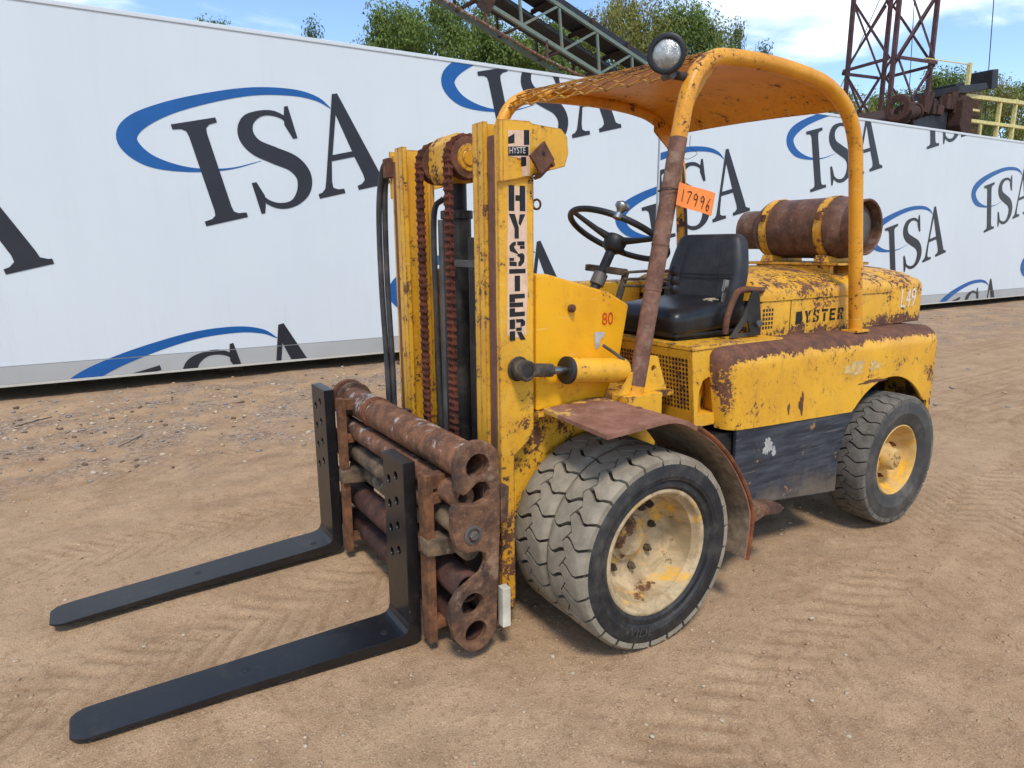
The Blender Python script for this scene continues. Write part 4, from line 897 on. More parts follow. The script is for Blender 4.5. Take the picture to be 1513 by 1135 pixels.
# ---------------------------------------------------------------- overhead guard
near = [(.135, .945), (.34, 2.03), (.372, 2.17), (.425, 2.275), (.505, 2.335), (.62, 2.358), (.90, 2.366), (1.20, 2.345), (1.36, 2.305), (1.50, 2.215), (1.58, 2.09), (1.615, 1.93), (1.745, 1.12)]
far = [(.0, .93), (.17, 2.08), (.205, 2.21), (.265, 2.315), (.355, 2.375), (.48, 2.40), (.90, 2.41), (1.20, 2.39), (1.36, 2.345), (1.49, 2.25), (1.565, 2.12), (1.595, 1.95), (1.665, 1.12)]
YN, YF = -.585, .60
def smooth_path(pts, y):
    P_ = [V(x, y, z) for x, z in pts]; mid = spline(P_[1:-1], 5); return [P_[0]]+mid+[P_[-1]]
OG = part('overhead_guard')
for pts, y in ((near, YN), (far, YF)):
    P_ = smooth_path(pts, y); bm = BM(); tube(bm, P_, .035, 18); hoop = finish(bm, 'guard_hoop', 'yellow_roof', OG, smooth=60)
    a, b = P_[0], P_[1]; d = b-a
    if y < 0:
        bm = BM(); tube(bm, [a+d*.05, a+d*.4, a+d*.70, a+d*.985], .0362, 18, cap=False); finish(bm, 'worn_leg_sleeve', 'pole', OG, smooth=60)
        for f_ in (.42, .59, .80):
            bm = BM(); q = a+d*f_; tube(bm, [q-d*.0035, q+d*.0035], .0385, 18); finish(bm, 'leg_band', 'pole', OG)
    # foot with gussets
    s_ = -1 if y < 0 else 1
    bm = BM(); box(bm, (a.x-.075, y-.045, .84), (a.x+.12, y+.06, .963)); finish(bm, 'guard_foot', 'yellow_top', OG, .003)
    bm = BM(); prism(bm, [(a.x+.04, .963), (a.x+.185, .963), (a.x+.125, 1.115), (a.x+.075, 1.125)], 'xz', y+.006, y-.006, [circ(a.x+.102, 1.065, .013, 12)]); prism(bm, [(a.x-.10, .963), (a.x-.03, .963), (a.x+.01, 1.06), (a.x-.02, 1.06)], 'xz', y+.006, y-.006); finish(bm, 'foot_gusset', 'yellow', OG, .002)
    bm = BM(); e = P_[-1]; box(bm, (e.x-.06, y-.045, 1.112), (e.x+.06, y+.045, 1.124)); finish(bm, 'guard_foot', 'yellow_top', OG, .002)
    # corner gusset plates at the bends
    if y > 0:
        bm = BM(); prism(bm, [(1.30, 2.35), (1.42, 2.28), (1.52, 2.16), (1.555, 2.05), (1.57, 1.86), (1.55, 1.82), (1.525, 1.84), (1.50, 2.04), (1.42, 2.18), (1.30, 2.27)], 'xz', y-.042, y-.034); finish(bm, 'corner_plate', 'yellow_roof', OG, .002)
    if y < 0:
        bm = BM(); prism(bm, [(.36, 2.17), (.41, 2.27), (.50, 2.335), (.60, 2.35), (.52, 2.26), (.46, 2.18), (.42, 2.10), (.385, 2.08), (.35, 2.10)], 'xz', y+.028, y+.038); finish(bm, 'corner_plate', 'yellow_roof', OG, .002)
# roof skin: follows the hoops between the bends; front strip is open mesh
def loft_y(f, n=7):                        # interpolate the two hoops
    pass
N_, F_ = smooth_path(near, YN+.02), smooth_path(far, YF-.02)
def along(P_, k):                          # point at fractional index
    i = int(k); i = min(i, len(P_)-2); return P_[i].lerp(P_[i+1], k-i)
i0 = 11.0; i1 = 49.0
bm = BM(); rows = []
for k in np.linspace(21.5, 41.0, 26):
    a, b = along(N_, k), along(F_, k); rows.append([bm.verts.new(a.lerp(b, t)+V(0, 0, .020+.012*math.sin(math.pi*t))) for t in np.linspace(0, 1, 9)])
for A, B in zip(rows, rows[1:]):
    for i in range(8): bm.faces.new((A[i], A[i+1], B[i+1], B[i]))
bmesh.ops.recalc_face_normals(bm, faces=bm.faces); bmesh.ops.solidify(bm, geom=bm.faces[:], thickness=.006)
finish(bm, 'roof_sheet', 'yellow_roof', OG, smooth=60)
bm = BM()                                  # expanded metal: zig-zag strands
rowsk = np.linspace(9.5, 22.0, 9); ncol = 9
def mp3(k, t): a, b = along(N_, k), along(F_, k); return a.lerp(b, t)+V(0, 0, .030)
for ri, k in enumerate(rowsk):
    for c_ in range(ncol):
        for hh_ in (0, 1):
            t0, t1 = (c_+.5*hh_)/ncol, (c_+.5*hh_+.5)/ncol; dk = (rowsk[1]-rowsk[0])*.5*(1 if (hh_+ri) % 2 else -1)
            bar(bm, mp3(k-dk*.9, t0), mp3(k+dk*.9, t1), .015, .0035)
finish(bm, 'roof_mesh', 'yellow_mast', OG, smooth=0, kind='stuff')
bm = BM(); a, b = mp3(9.3, 0), mp3(9.3, 1); bar(bm, a, b, .012, .004); finish(bm, 'mesh_edge_strip', 'yellow_mast', OG); bm = BM(); a, b = mp3(22, 0), mp3(22, 1); bar(bm, a, b, .03, .008); finish(bm, 'roof_crossbar', 'yellow_roof', OG)
# work lamp on the near front corner
P = part('work_lamp'); lc = V(.24, -.60, 2.315); ld = V(-.80, -.60, -.05).normalized(); q_ = ld.to_track_quat('Z', 'Y').to_matrix().to_4x4(); q_.translation = lc
def lamp_part(nm, prof, mat):
    b_ = BM(); lathe(b_, prof, (0, 0, 0), 'z', 32)
    for v in b_.verts: v.co = q_ @ v.co
    bmesh.ops.recalc_face_normals(b_, faces=b_.faces); return finish(b_, nm, mat, P, smooth=50)
lamp_part('lamp_housing', [(.001, -.075), (.035, -.072), (.06, -.05), (.072, -.01), (.074, .012), (.076, .022), (.068, .028), (.058, .026), (.056, .016)], 'black')
lamp_part('lamp_lens', [(.057, .017), (.05, .021), (.03, .026), (.001, .028)], 'glass_lamp')
bm = BM(); tube(bm, [lc+V(.035, .025, -.035), lc+V(.08, .03, -.06), lc+V(.15, .03, -.06)], .017, 10); finish(bm, 'lamp_mount', 'dirty', P); bm = BM(); cyl(bm, lc+V(.035, .0, -.066), lc+V(.035, .05, -.066), .018, 10); finish(bm, 'mount_bolt', 'steel', P)
bm = BM(); tube(bm, spline([V(1.47, .42, 2.24), V(1.45, .40, 2.17), V(1.47, .36, 2.13), V(1.44, .40, 2.10), V(1.46, .46, 2.12), V(1.45, .43, 2.15)], 5), .0016, 5); finish(bm, 'loose_wire', 'rubber', OG)
bm = BM(); tube(bm, spline([V(1.57, .575, 2.1), V(1.60, .555, 1.8), V(1.63, .56, 1.5), V(1.66, .57, 1.15)], 5), .009, 8); finish(bm, 'lamp_cable', 'rubber', OG)

# ---------------------------------------------------------------- engine hood
def hood(x0, x1, hw, z0, seam, zt, name, mat, crown=.05, r=.055, endr=.05):
    bm = BM(); rings = []
    st = [0, .004, .015, .035, .07]; xs_ = [x0+s for s in st]+list(np.linspace(x0+.15, x1-.15, 8))+[x1-s for s in st[::-1]]
    for x in xs_:
        e = min(x-x0, x1-x, endr); ins = endr-math.sqrt(max(0, endr**2-(endr-e)**2)); w = hw-ins*.6; t = zt-ins
        half = [(-w, z0), (-w, z0+.5*(t-r-z0)), (-w, t-r)]+[(-w+r-r*math.cos(a), t-r+r*math.sin(a)) for a in np.linspace(.25, 1.35, 6)]+[(-w*f, t+crown*(1-f*f)) for f in (.75, .5, .25, 0)]
        pts = half+[(-y, z) for y, z in half[::-1][1:]]; rings.append([bm.verts.new((x, y, z)) for y, z in pts])
    for A, B in zip(rings, rings[1:]):
        for i in range(len(A)-1): bm.faces.new((A[i], B[i], B[i+1], A[i+1]))
    bm.faces.new(rings[0]); bm.faces.new(rings[-1][::-1]); bmesh.ops.recalc_face_normals(bm, faces=bm.faces)
    return finish(bm, name, mat, FL, smooth=45)
hs = hood(1.055, 2.255, .496, 1.112, 0, 1.305, 'hood_side', 'yellow_hood', crown=.0, r=.01, endr=.03)
hl = hood(1.045, 2.257, .502, 1.303, 0, 1.375, 'hood_lid', 'yellow_hood', crown=.085, r=.045, endr=.045)
hr = hood(2.262, 2.60, .504, 1.112, 0, 1.378, 'radiator_cover', 'yellow_hood', crown=.07, r=.055, endr=.06)
for k, xx in enumerate((1.285,)):
    bm = BM(); box(bm, (xx, -.4965, 1.115), (xx+.004, -.4985, 1.30)); finish(bm, 'panel_seam', 'rust', hs)
# punched hood lettering: first letter worn to a block
bl = BM(); x = 1.335
for i, ch in enumerate('HYSTER'):
    w_ = .056
    if i == 0: poly_fill(bl, [[(x, 1.170), (x+.05, 1.172), (x+.06, 1.195), (x+.05, 1.238), (x, 1.236)]], lambda a, b: V(a, -.4975, b), 0)
    else:
        for p_ in ST[ch]: poly_fill(bl, [p_], lambda a, b: V(x+a*w_, -.4975, 1.172+b*.066), 0)
    x += .0745
for f in bl.faces:
    if f.normal.y > 0: f.normal_flip()
finish(bl, 'hood_lettering', 'ink', hs, smooth=0)
vs, fs = text_mesh('L49', .165); bm = BM(); add(bm, [V(2.325+v.x*.72, -.5052, 1.205+v.y*.98) for v in vs], fs); finish(bm, 'fleet_number', 'decal_white', hr, smooth=0)
bm = BM(); ny_ = 0
for i in range(4):
    for j in range(5):
        yq, zq = 1.075+i*.022, 1.17+j*.022; add(bm, [V(yq+.007*a, -.4972, zq+.007*b) for a, b in ((-1, -1), (1, -1), (1, 1), (-1, 1))], [(0, 1, 2, 3)])
finish(bm, 'vent_holes', 'black', hs, smooth=0)
# gas bottle cradle with straps
bm = BM(); box(bm, (1.79, -.42, 1.462), (2.10, .20, 1.478)); CR = finish(bm, 'bottle_cradle', 'yellow_top', FL, .003)
for yy in (-.30, .06):
    bm = BM(); prism(bm, [(1.78, 1.478), (2.12, 1.478), (2.10, 1.52), (2.04, 1.515), (1.95, 1.499), (1.86, 1.515), (1.80, 1.52)], 'xz', yy-.03, yy+.03); finish(bm, 'cradle_saddle', 'yellow_top', CR, .003)
for yy in (-.285, .085):
    bm = BM(); lathe(bm, [(.1775, -.026), (.1825, -.026), (.1825, .026), (.1775, .026)], (1.95, yy, 1.673), 'y', 48, closed=True); bmesh.ops.recalc_face_normals(bm, faces=bm.faces); st_ = finish(bm, 'bottle_strap', 'yellow_top', CR, smooth=40)
    bm = BM(); box(bm, (1.76, yy-.015, 1.72), (1.785, yy+.015, 1.76)); finish(bm, 'strap_latch', 'rust', st_, .003)
for xx in (1.83, 2.07):
    bm = BM(); box(bm, (xx-.02, -.36, 1.40), (xx+.02, .14, 1.4615)); finish(bm, 'cradle_foot', 'yellow_top', CR, .003)

# ---------------------------------------------------------------- seat
def cushion(name, size, mtx, mat, parent, rad=.045, puff=.012, n=12):
    """rounded, slightly puffed upholstered block"""
    bm = BM(); bmesh.ops.create_cube(bm, size=1); bmesh.ops.subdivide_edges(bm, edges=bm.edges[:], cuts=n, use_grid_fill=True)
    hx, hy, hz = (s/2 for s in size)
    for v in bm.verts:
        p = V(v.co.x*size[0], v.co.y*size[1], v.co.z*size[2]); q = V(max(-hx+rad, min(hx-rad, p.x)), max(-hy+rad, min(hy-rad, p.y)), max(-hz+rad, min(hz-rad, p.z))); d = p-q
        if d.length > 1e-6: p = q+d.normalized()*rad
        p.z += puff*math.copysign(1, v.co.z)*(1-(2*v.co.x)**2)*(1-(2*v.co.y)**2) if abs(v.co.z) > .45 else 0
        v.co = mtx @ p
    return finish(bm, name, mat, parent, smooth=60)
SE = part('seat')
cushion('seat_cushion', (.53, .50, .145), Matrix.Translation(V(.765, -.205, 1.232)) @ Matrix.Rotation(R(-5), 4, 'Y'), 'vinyl_worn', SE, .055, .02)
mb = Matrix.Translation(V(.965, -.205, 1.425)) @ Matrix.Rotation(R(-78), 4, 'Y')
def backrest():
    o = cushion('backrest', (.43, .50, .10), Matrix.Identity(4), 'vinyl', SE, .045, .010, 14)
    for v in o.data.vertices:
        p = v.co; t = max(0, -p.x*0+p.x)/.2 if p.x > 0 else 0; p.y *= 1-.20*max(0, (p.x)/.2)**1.5; v.co = mb @ p
    return o
br = backrest()
bm = BM()                                  # stitched seams on the front of the backrest
def bk(a, b): return mb @ V(a, b*(1-.20*max(0, a/.2)**1.5), .0605+.004*(1-(a/.2)**2)*(1-(b/.26)**2))
for ln in ([(-.17, -.13), (-.02, -.125), (.10, -.12), (.165, -.12)], [(-.17, .13), (-.02, .125), (.10, .12), (.165, .12)], [(-.015, -.23), (-.02, -.1), (-.02, .1), (-.015, .23)], [(.005, -.23), (.0, -.1), (.0, .1), (.005, .23)]):
    tube(bm, spline([bk(*q) for q in ln], 5), .0022, 6)
finish(bm, 'seam', 'vinyl', br)
bm = BM(); bmesh.ops.create_icosphere(bm, subdivisions=3, radius=1)
for v in bm.verts:
    w_ = 1+.35*math.sin(v.co.x*9)*math.cos(v.co.y*7); v.co = V(.84+v.co.x*.085*w_, -.36+v.co.y*.05*w_, 1.306+v.co.z*.018)
finish(bm, 'torn_foam', 'foam', SE)
bm = BM(); box(bm, (.54, -.42, 1.138), (1.0, .02, 1.158)); box(bm, (.51, -.445, 1.156), (1.02, .04, 1.172)); finish(bm, 'seat_base', 'black', SE, .006)
for y_, s_ in ((-.49, -1), (.08, 1)):
    bm = BM(); tube(bm, spline([V(.80, y_, 1.16), V(.81, y_, 1.24), V(.865, y_-.005*s_, 1.34), V(.91, y_, 1.368), V(1.06, y_, 1.36)], 5), .0155, 12); finish(bm, 'hip_restraint', 'rust', SE)
    bm = BM(); prism(bm, [(.80, 1.14), (1.03, 1.14), (1.03, 1.20), (1.0, 1.36), (.95, 1.36), (.89, 1.24)], 'xz', y_+.020*s_, y_+.030*s_, [[(.86, 1.16), (.95, 1.16), (.925, 1.22)]]); finish(bm, 'seat_bracket', 'grease', SE, .003)
    bm = BM(); cyl(bm, (1.0, y_+.03*s_, 1.20), (1.0, y_+.046*s_, 1.20), .018, 16); finish(bm, 'bracket_bolt', 'steel', SE, .002)
bm = BM(); mm = Matrix.Translation(V(.862, -.425, 1.385)) @ Matrix.Rotation(R(12), 4, 'Y'); box(bm, (-.014, -.008, -.03), (.014, .008, .03), mm); box(bm, (-.010, -.006, -.085), (.012, .004, -.031), mm); box(bm, (-.006, -.0055, -.12), (.016, .003, -.086), mm); finish(bm, 'belt_buckle', 'chrome', SE, .003)

# ---------------------------------------------------------------- steering
ST_ = part('steering_wheel'); wc = V(.365, -.195, 1.632); wnrm = V(.47, -.03, .88).normalized(); qm = wnrm.to_track_quat('Z', 'X').to_matrix().to_4x4(); qm.translation = wc
bm = BM(); rw = .245
tube(bm, [qm @ V(rw*math.cos(t), rw*math.sin(t), 0) for t in np.linspace(0, 2*math.pi, 61)], .0145, 12, cap=False); finish(bm, 'wheel_rim', 'black', ST_, smooth=60)
for k in range(3):
    t = R(100+120*k); bm = BM(); tube(bm, [qm @ V(.03*math.cos(t), .03*math.sin(t), -.03), qm @ V(.11*math.cos(t), .11*math.sin(t), -.022), qm @ V(rw*math.cos(t), rw*math.sin(t), 0)], [.020, .014, .010], 10); finish(bm, 'wheel_spoke', 'black', ST_)
bm = BM(); lathe(bm, [(.001, -.005), (.045, -.010), (.055, -.03), (.05, -.07), (.035, -.085), (.001, -.085)], (0, 0, 0), 'z', 24)
for v in bm.verts: v.co = qm @ v.co
bmesh.ops.recalc_face_normals(bm, faces=bm.faces); finish(bm, 'wheel_hub', 'black', ST_)
kp = qm @ V(rw*math.cos(R(158)), rw*math.sin(R(158)), .0)
P = ST_
ksp = min((qm @ V(rw*math.cos(R(a)), rw*math.sin(R(a)), 0) for a in range(0, 360, 4)), key=lambda q: (q-V(.19, -.36, 1.66)).length)
bm = BM(); lathe(bm, [(.001, .066), (.016, .066), (.030, .056), (.032, .042), (.018, .028), (.012, .014), (.022, .010), (.022, -.012), (.001, -.014)], (0, 0, 0), 'z', 22)
q3 = qm.copy(); q3.translation = ksp
for v in bm.verts: v.co = q3 @ v.co
bmesh.ops.recalc_face_normals(bm, faces=bm.faces); finish(bm, 'spinner_knob', 'chrome', ST_, smooth=60)
SC = part('steering_column'); dn = -wnrm
bm = BM(); tube(bm, [wc+dn*.07, wc+dn*.34], .024, 16); finish(bm, 'column_tube', 'grease', SC)
bm = BM(); tube(bm, [wc+dn*.20, wc+dn*.26], .035, 16); tube(bm, [wc+dn*.30, wc+dn*.335], .033, 16); finish(bm, 'column_collar', 'steel', SC, .004)
a = wc+dn*.17
bm = BM(); bar(bm, a+V(-.02, .10, 0), a+V(.03, -.12, -.02), .035, .03); bar(bm, a+V(.05, -.10, -.02), a+V(-.06, -.13, -.26), .025, .025); finish(bm, 'column_bracket', 'dirty', SC, .004)
for k in range(3):
    b = a+V(.02, -.12, -.02-.03*k); e_ = b+V(.17, -.15, .005-.01*k); bm = BM(); tube(bm, [b, b.lerp(e_, .5)+V(0, 0, .004), e_], .0065, 8); lv = finish(bm, 'control_lever', 'dirty', SC)
    bm = BM(); bmesh.ops.create_uvsphere(bm, u_segments=14, v_segments=10, radius=1)
    for v in bm.verts: v.co = e_+V(v.co.x*.022, v.co.y*.022, v.co.z*.026)
    finish(bm, 'lever_knob', 'black', lv)
bm = BM(); box(bm, (.20, .10, 1.05), (.75, .56, 1.10)); finish(bm, 'far_side_deck', 'yellow_top', FL, .004)
bm = BM(); box(bm, (.62, .36, 1.10), (1.04, .58, 1.375)); finish(bm, 'battery_cover', 'yellow_top', FL, .012)

# ================================================================ things on the forklift
T = thing('gas_bottle', (1.95, -.13, 1.49), 'rusty brown gas bottle strapped across the rear hood of the forklift', 'gas bottle')
def tk(nm, prof, mat, seg=48, closed=False):
    b_ = BM(); lathe(b_, prof, (0, 0, .183), 'y', seg, closed=closed); bmesh.ops.recalc_face_normals(b_, faces=b_.faces); return finish(b_, nm, mat, T, smooth=45)
tk('bottle_body', [(.001, -.31), (.10, -.306), (.145, -.285), (.168, -.25), (.175, -.21), (.175, .22), (.168, .27), (.14, .31), (.08, .335), (.001, .34)], 'tank')
tk('foot_ring', [(.150, -.27), (.156, -.345), (.150, -.35), (.142, -.345), (.140, -.29), (.146, -.272)], 'tank', closed=True)
tk('bottle_base', [(.001, -.3125), (.09, -.3085), (.125, -.296)], 'steel')
b_ = BM(); vs_ = []
for o_ in (.315, .46):
    vs_ += [V(r_*math.cos(t), o_, .183+r_*math.sin(t)) for r_ in (.115, .121) for t in np.linspace(R(20), R(300), 28)]
n_ = 28; q_s = [b_.verts.new(v) for v in vs_]
for i in range(n_-1):
    for A_, B_ in ((0, 1), (1, 3), (3, 2), (2, 0)): b_.faces.new((q_s[A_*n_+i], q_s[A_*n_+i+1], q_s[B_*n_+i+1], q_s[B_*n_+i]))
for i in (0, n_-1): b_.faces.new((q_s[i], q_s[n_+i], q_s[3*n_+i], q_s[2*n_+i]))
bmesh.ops.recalc_face_normals(b_, faces=b_.faces); finish(b_, 'collar_guard', 'tank', T, smooth=45)
b_ = BM(); cyl(b_, (0, .33, .183), (0, .40, .183), .022, 12); cyl(b_, (0, .37, .12), (0, .37, .24), .014, 10); lathe(b_, [(.001, .43), (.03, .43), (.03, .405), (.001, .405)], (0, 0, .183), 'y', 12); finish(b_, 'valve', 'rust_orange', T)

TG = thing('paper_tag', (.302, -.648, 1.72), 'orange paper tag numbered 17996 tied to the rusty roof leg', 'tag')
b_ = BM(); cs = [V(-.03, 0, .025), V(.178, -.004, -.018), V(.20, -.004, .076), V(-.012, 0, .114)]
gr_ = []
for i in range(9):
    row = []
    for j in range(5):
        p = cs[0].lerp(cs[1], i/8).lerp(cs[3].lerp(cs[2], i/8), j/4); p.y += .006*math.sin(i*.8)+.003*j/4; row.append(b_.verts.new(p))
    gr_.append(row)
for i in range(8):
    for j in range(4): b_.faces.new((gr_[i][j], gr_[i+1][j], gr_[i+1][j+1], gr_[i][j+1]))
bmesh.ops.recalc_face_normals(b_, faces=b_.faces)
bmesh.ops.solidify(b_, geom=b_.faces[:], thickness=.0008)
finish(b_, 'tag_sheet', 'tag', TG, smooth=60)
DIG = {'1': [[(.5, 1), (.45, 0)]], '7': [[(0, .95), (.85, 1), (.55, .5), (.35, 0)]], '9': [[(.75, .75), (.4, 1), (.1, .8), (.2, .55), (.6, .6), (.78, .85), (.7, .5), (.55, 0)]], '6': [[(.75, 1), (.3, .6), (.1, .25), (.35, 0), (.7, .12), (.68, .4), (.35, .45), (.15, .25)]]}
b_ = BM(); ux = (cs[1]-cs[0])/8; 
def tagp(u, v):
    p = cs[0].lerp(cs[1], u).lerp(cs[3].lerp(cs[2], u), v); p.y += .006*math.sin(u*8*.8)+.003*v-.0022; return p
for k, ch in enumerate('17996'):
    for ln in DIG[ch]:
        pts = [V(.10+.165*k+a*.12, .22+b*.54-.02*k, 0) for a, b in ln]; pts = spline(pts, 5) if len(pts) > 2 else pts
        tube(b_, [tagp(q.x, q.y) for q in pts], .0016, 6)
finish(b_, 'handwritten_number', 'ink', TG)
b_ = BM(); cpt = V(-.012, .062, .085); tube(b_, [cpt+V(.043*math.cos(t), .043*math.sin(t), -.002*math.sin(t)) for t in np.linspace(0, 6.283, 22)], .0022, 6, cap=False); finish(b_, 'tie_wire', 'black', TG)

# ================================================================ behind the trailers
def leaf_mesh(name, nclump, nleaf, size, mat, shape, seed):
    r = np.random.default_rng(seed); V_, F_ = [], []
    pts = shape(r, nclump); allp = []; nrm = []
    for c in pts:
        rad = r.uniform(.05, .115); d = r.normal(size=(nleaf, 3)); d /= np.linalg.norm(d, axis=1)[:, None]; nrm.append(d*1.0+r.normal(size=(nleaf, 3))*.45+np.array([0, 0, .35])); d *= (rad*r.random(nleaf)**.45)[:, None]; d[:, 2] *= .75; allp.append(c+d)
    P_ = np.concatenate(allp); n = len(P_); nn = np.concatenate(nrm); a = np.cross(nn, r.normal(size=(n, 3))); a /= np.linalg.norm(a, axis=1)[:, None]; b = np.cross(nn, a); b /= np.linalg.norm(b, axis=1)[:, None]
    s = size*r.uniform(.6, 1.3, (n, 1)); a *= s; b *= s*.55
    vs = np.stack([P_-a, P_+b*.9, P_+a, P_-b*.9], 1).reshape(-1, 3); fs = np.arange(n*4).reshape(-1, 4)
    me = bpy.data.meshes.new(name); me.from_pydata(vs.tolist(), [], fs.tolist()); me.materials.append(M[mat]); return me
def broad(r, n):                    # unit crown: z 0.25..1, radius ~0.33
    z = .26+.72*r.random(n)**.85; t = (z-.26)/.74; rad = .36*np.sqrt(np.clip(np.sin(np.pi*np.clip(.14+.84*t, 0, 1)), 0.02, 1))*np.sqrt(r.uniform(.15, 1, n)); a = r.uniform(0, 6.283, n)
    return np.stack([rad*np.cos(a), rad*np.sin(a), z*.93], 1)
def spire(r, n):
    z = .15+.83*r.random(n); rad = .20*(1.02-z)**.8*np.sqrt(r.uniform(.1, 1, n))+.01; a = r.uniform(0, 6.283, n)
    return np.stack([rad*np.cos(a), rad*np.sin(a), z*.95], 1)
LM = {('g', k): leaf_mesh('crown', 120, 210, .0085, 'leaf_green', broad, 30+k) for k in range(3)}
LM.update({('o', k): leaf_mesh('crown', 105, 170, .0080, 'leaf_olive', broad, 40+k) for k in range(2)})
LM.update({('f', k): leaf_mesh('crown', 90, 110, .009, 'leaf_fir', spire, 50+k) for k in range(1)})
def trunk_mesh(seed):
    rr = random.Random(seed); bm = BM(); tube(bm, spline([V(0, 0, -.01), V(.008, .004, .25), V(-.006, .01, .5), V(.01, 0, .85)], 4), [.022-.018*i/12 for i in range(13)], 8)
    for k in range(9):
        z0 = .25+.06*k; a = rr.uniform(0, 6.28); L_ = .26-.018*k; tube(bm, spline([V(0, 0, z0), V(L_*.5*math.cos(a), L_*.5*math.sin(a), z0+.07), V(L_*math.cos(a), L_*math.sin(a), z0+.17)], 3), [.009-.0011*i for i in range(7)], 5)
    me = bpy.data.meshes.new('trunk'); bm.to_mesh(me); bm.free(); me.materials.append(M['bark']); me.polygons.foreach_set('use_smooth', [True]*len(me.polygons)); return me
TM = [trunk_mesh(k) for k in range(3)]
def tree(x, y, h, wd, kind, var, label, group='trees behind the trailers'):
    t = thing('tree', (x, y, -.05), label, 'tree', group, rz=random.uniform(0, 6.28)); t.scale = (h*wd, h*wd, h)
    link('trunk', TM[var % 3], t); link('crown', LM[(kind, var)], t)
trees = [
 (11.6, 28.5, 12.9, .58, 'g', 0, 'leftmost broad green tree above the trailers, left of the conveyor boom'),
 (14.3, 30.0, 14.1, .62, 'g', 1, 'tall green tree behind the upper left end of the conveyor boom'),
 (17.4, 31.5, 15.0, .68, 'g', 2, 'rounded green tree behind the middle of the conveyor boom'),
 (18.9, 29.0, 13.0, .8, 'g', 0, 'lower green tree under the conveyor boom'),
 (22.0, 31.0, 14.9, .78, 'g', 1, 'green tree behind the lower right end of the conveyor boom'),
 (24.8, 30.5, 15.9, .66, 'o', 0, 'yellowish tree left of the work lamp'),
 (28.6, 31.0, 17.4, .64, 'o', 1, 'tall yellowish tree right behind the work lamp'),
 (31.6, 30.0, 17.2, .64, 'g', 2, 'tall olive green tree just right of the work lamp'),
 (34.6, 31.5, 17.1, .62, 'o', 0, 'yellow green tree above the front of the roof guard'),
 (37.9, 31.0, 17.0, .42, 'f', 0, 'slim dark tree top above the roof guard hoop'),
 (40.8, 31.0, 16.0, .45, 'f', 0, 'rightmost small fir top above the roof guard hoop'),
 (8.35, 30.0, 12.0, .40, 'f', 0, 'single small fir top standing alone over the left trailer'),
 (4.4, 29.0, 11.25, .55, 'g', 1, 'tree showing only its tip over the far left trailer edge'),
 (48.6, 26.0, 12.9, .75, 'g', 2, 'round green tree behind the right side of the lattice tower'),
 (54.0, 25.0, 14.7, .72, 'g', 0, 'dark green tree between tower and yellow railing'),
 (61.5, 25.5, 15.2, .66, 'o', 1, 'autumn coloured tree behind the yellow railing'),
 (66.0, 25.0, 15.4, .66, 'g', 1, 'rightmost green tree at the edge of the photograph'),
 (42.0, 25.5, 12.0, .75, 'o', 0, 'low yellowing tree seen between the tower legs')]
for t_ in trees: tree(*t_)

# lattice tower
TW = thing('lattice_tower', (21.6, 10.8, 0), 'tall rusty steel lattice tower behind the right trailer', 'tower', rz=0)
th = YAW+R(23)-math.pi/2; hw_ = .86
corners = [V(hw_*sx, hw_*sy, 0) for sx, sy in ((-1, -1), (1, -1), (1, 1), (-1, 1))]
corners = [Matrix.Rotation(th, 3, 'Z') @ c for c in corners]
for c in corners:
    bm = BM(); s_ = .055
    bar(bm, c, c+V(0, 0, 15), .125, .125, (1, 0, 0)); finish(bm, 'leg', 'tower', TW, .01)
zl = [.35+2.3*k for k in range(7)]
for i in range(4):
    a, b = corners[i], corners[(i+1) % 4]; off_ = (a+b).normalized()*.085
    for z0, z1 in zip(zl, zl[1:]):
        for p_, q_2, o_ in ((a+V(0, 0, z0), b+V(0, 0, z1), off_), (b+V(0, 0, z0), a+V(0, 0, z1), off_*1.9)):
            bm = BM(); bar(bm, p_+o_, q_2+o_, .075, .022, off_); finish(bm, 'brace', 'tower', TW)
    for z0 in zl[1::2]:
        bm = BM(); bar(bm, a+V(0, 0, z0)+off_*2.6, b+V(0, 0, z0)+off_*2.6, .10, .03, off_); finish(bm, 'girt', 'tower', TW)
def cable(a, b, r, label, sag=.15):
    bm = BM(); tube(bm, [a.lerp(b, t)-V(0, 0, sag*math.sin(math.pi*t)) for t in np.linspace(0, 1, 9)], r, 6); finish(bm, 'guy_wire', 'grease', None, label=label, cat='cable')
cable(V(21.3, 10.6, 10.6), V(14.2, 10.2, .0), .014, 'thin guy wire running down left from the lattice tower')
cable(V(29.0, 11.2, 11.0), V(30.3, 11.2, .0), .016, 'thin black cable hanging at the far right of the sky', .05)
cable(V(22.5, 10.9, 14.0), V(23.3, 10.6, .0), .012, 'thin wire hanging inside the lattice tower', .05)

# conveyor boom: two lattice sides, belts between
CB = thing('conveyor_boom', (9.3, 10.2, 0), 'green painted lattice conveyor boom rising to the upper left', 'conveyor')
def cbp(s, w, h): return V(-.77-s*.95, w, 5.52+s*.312+h)
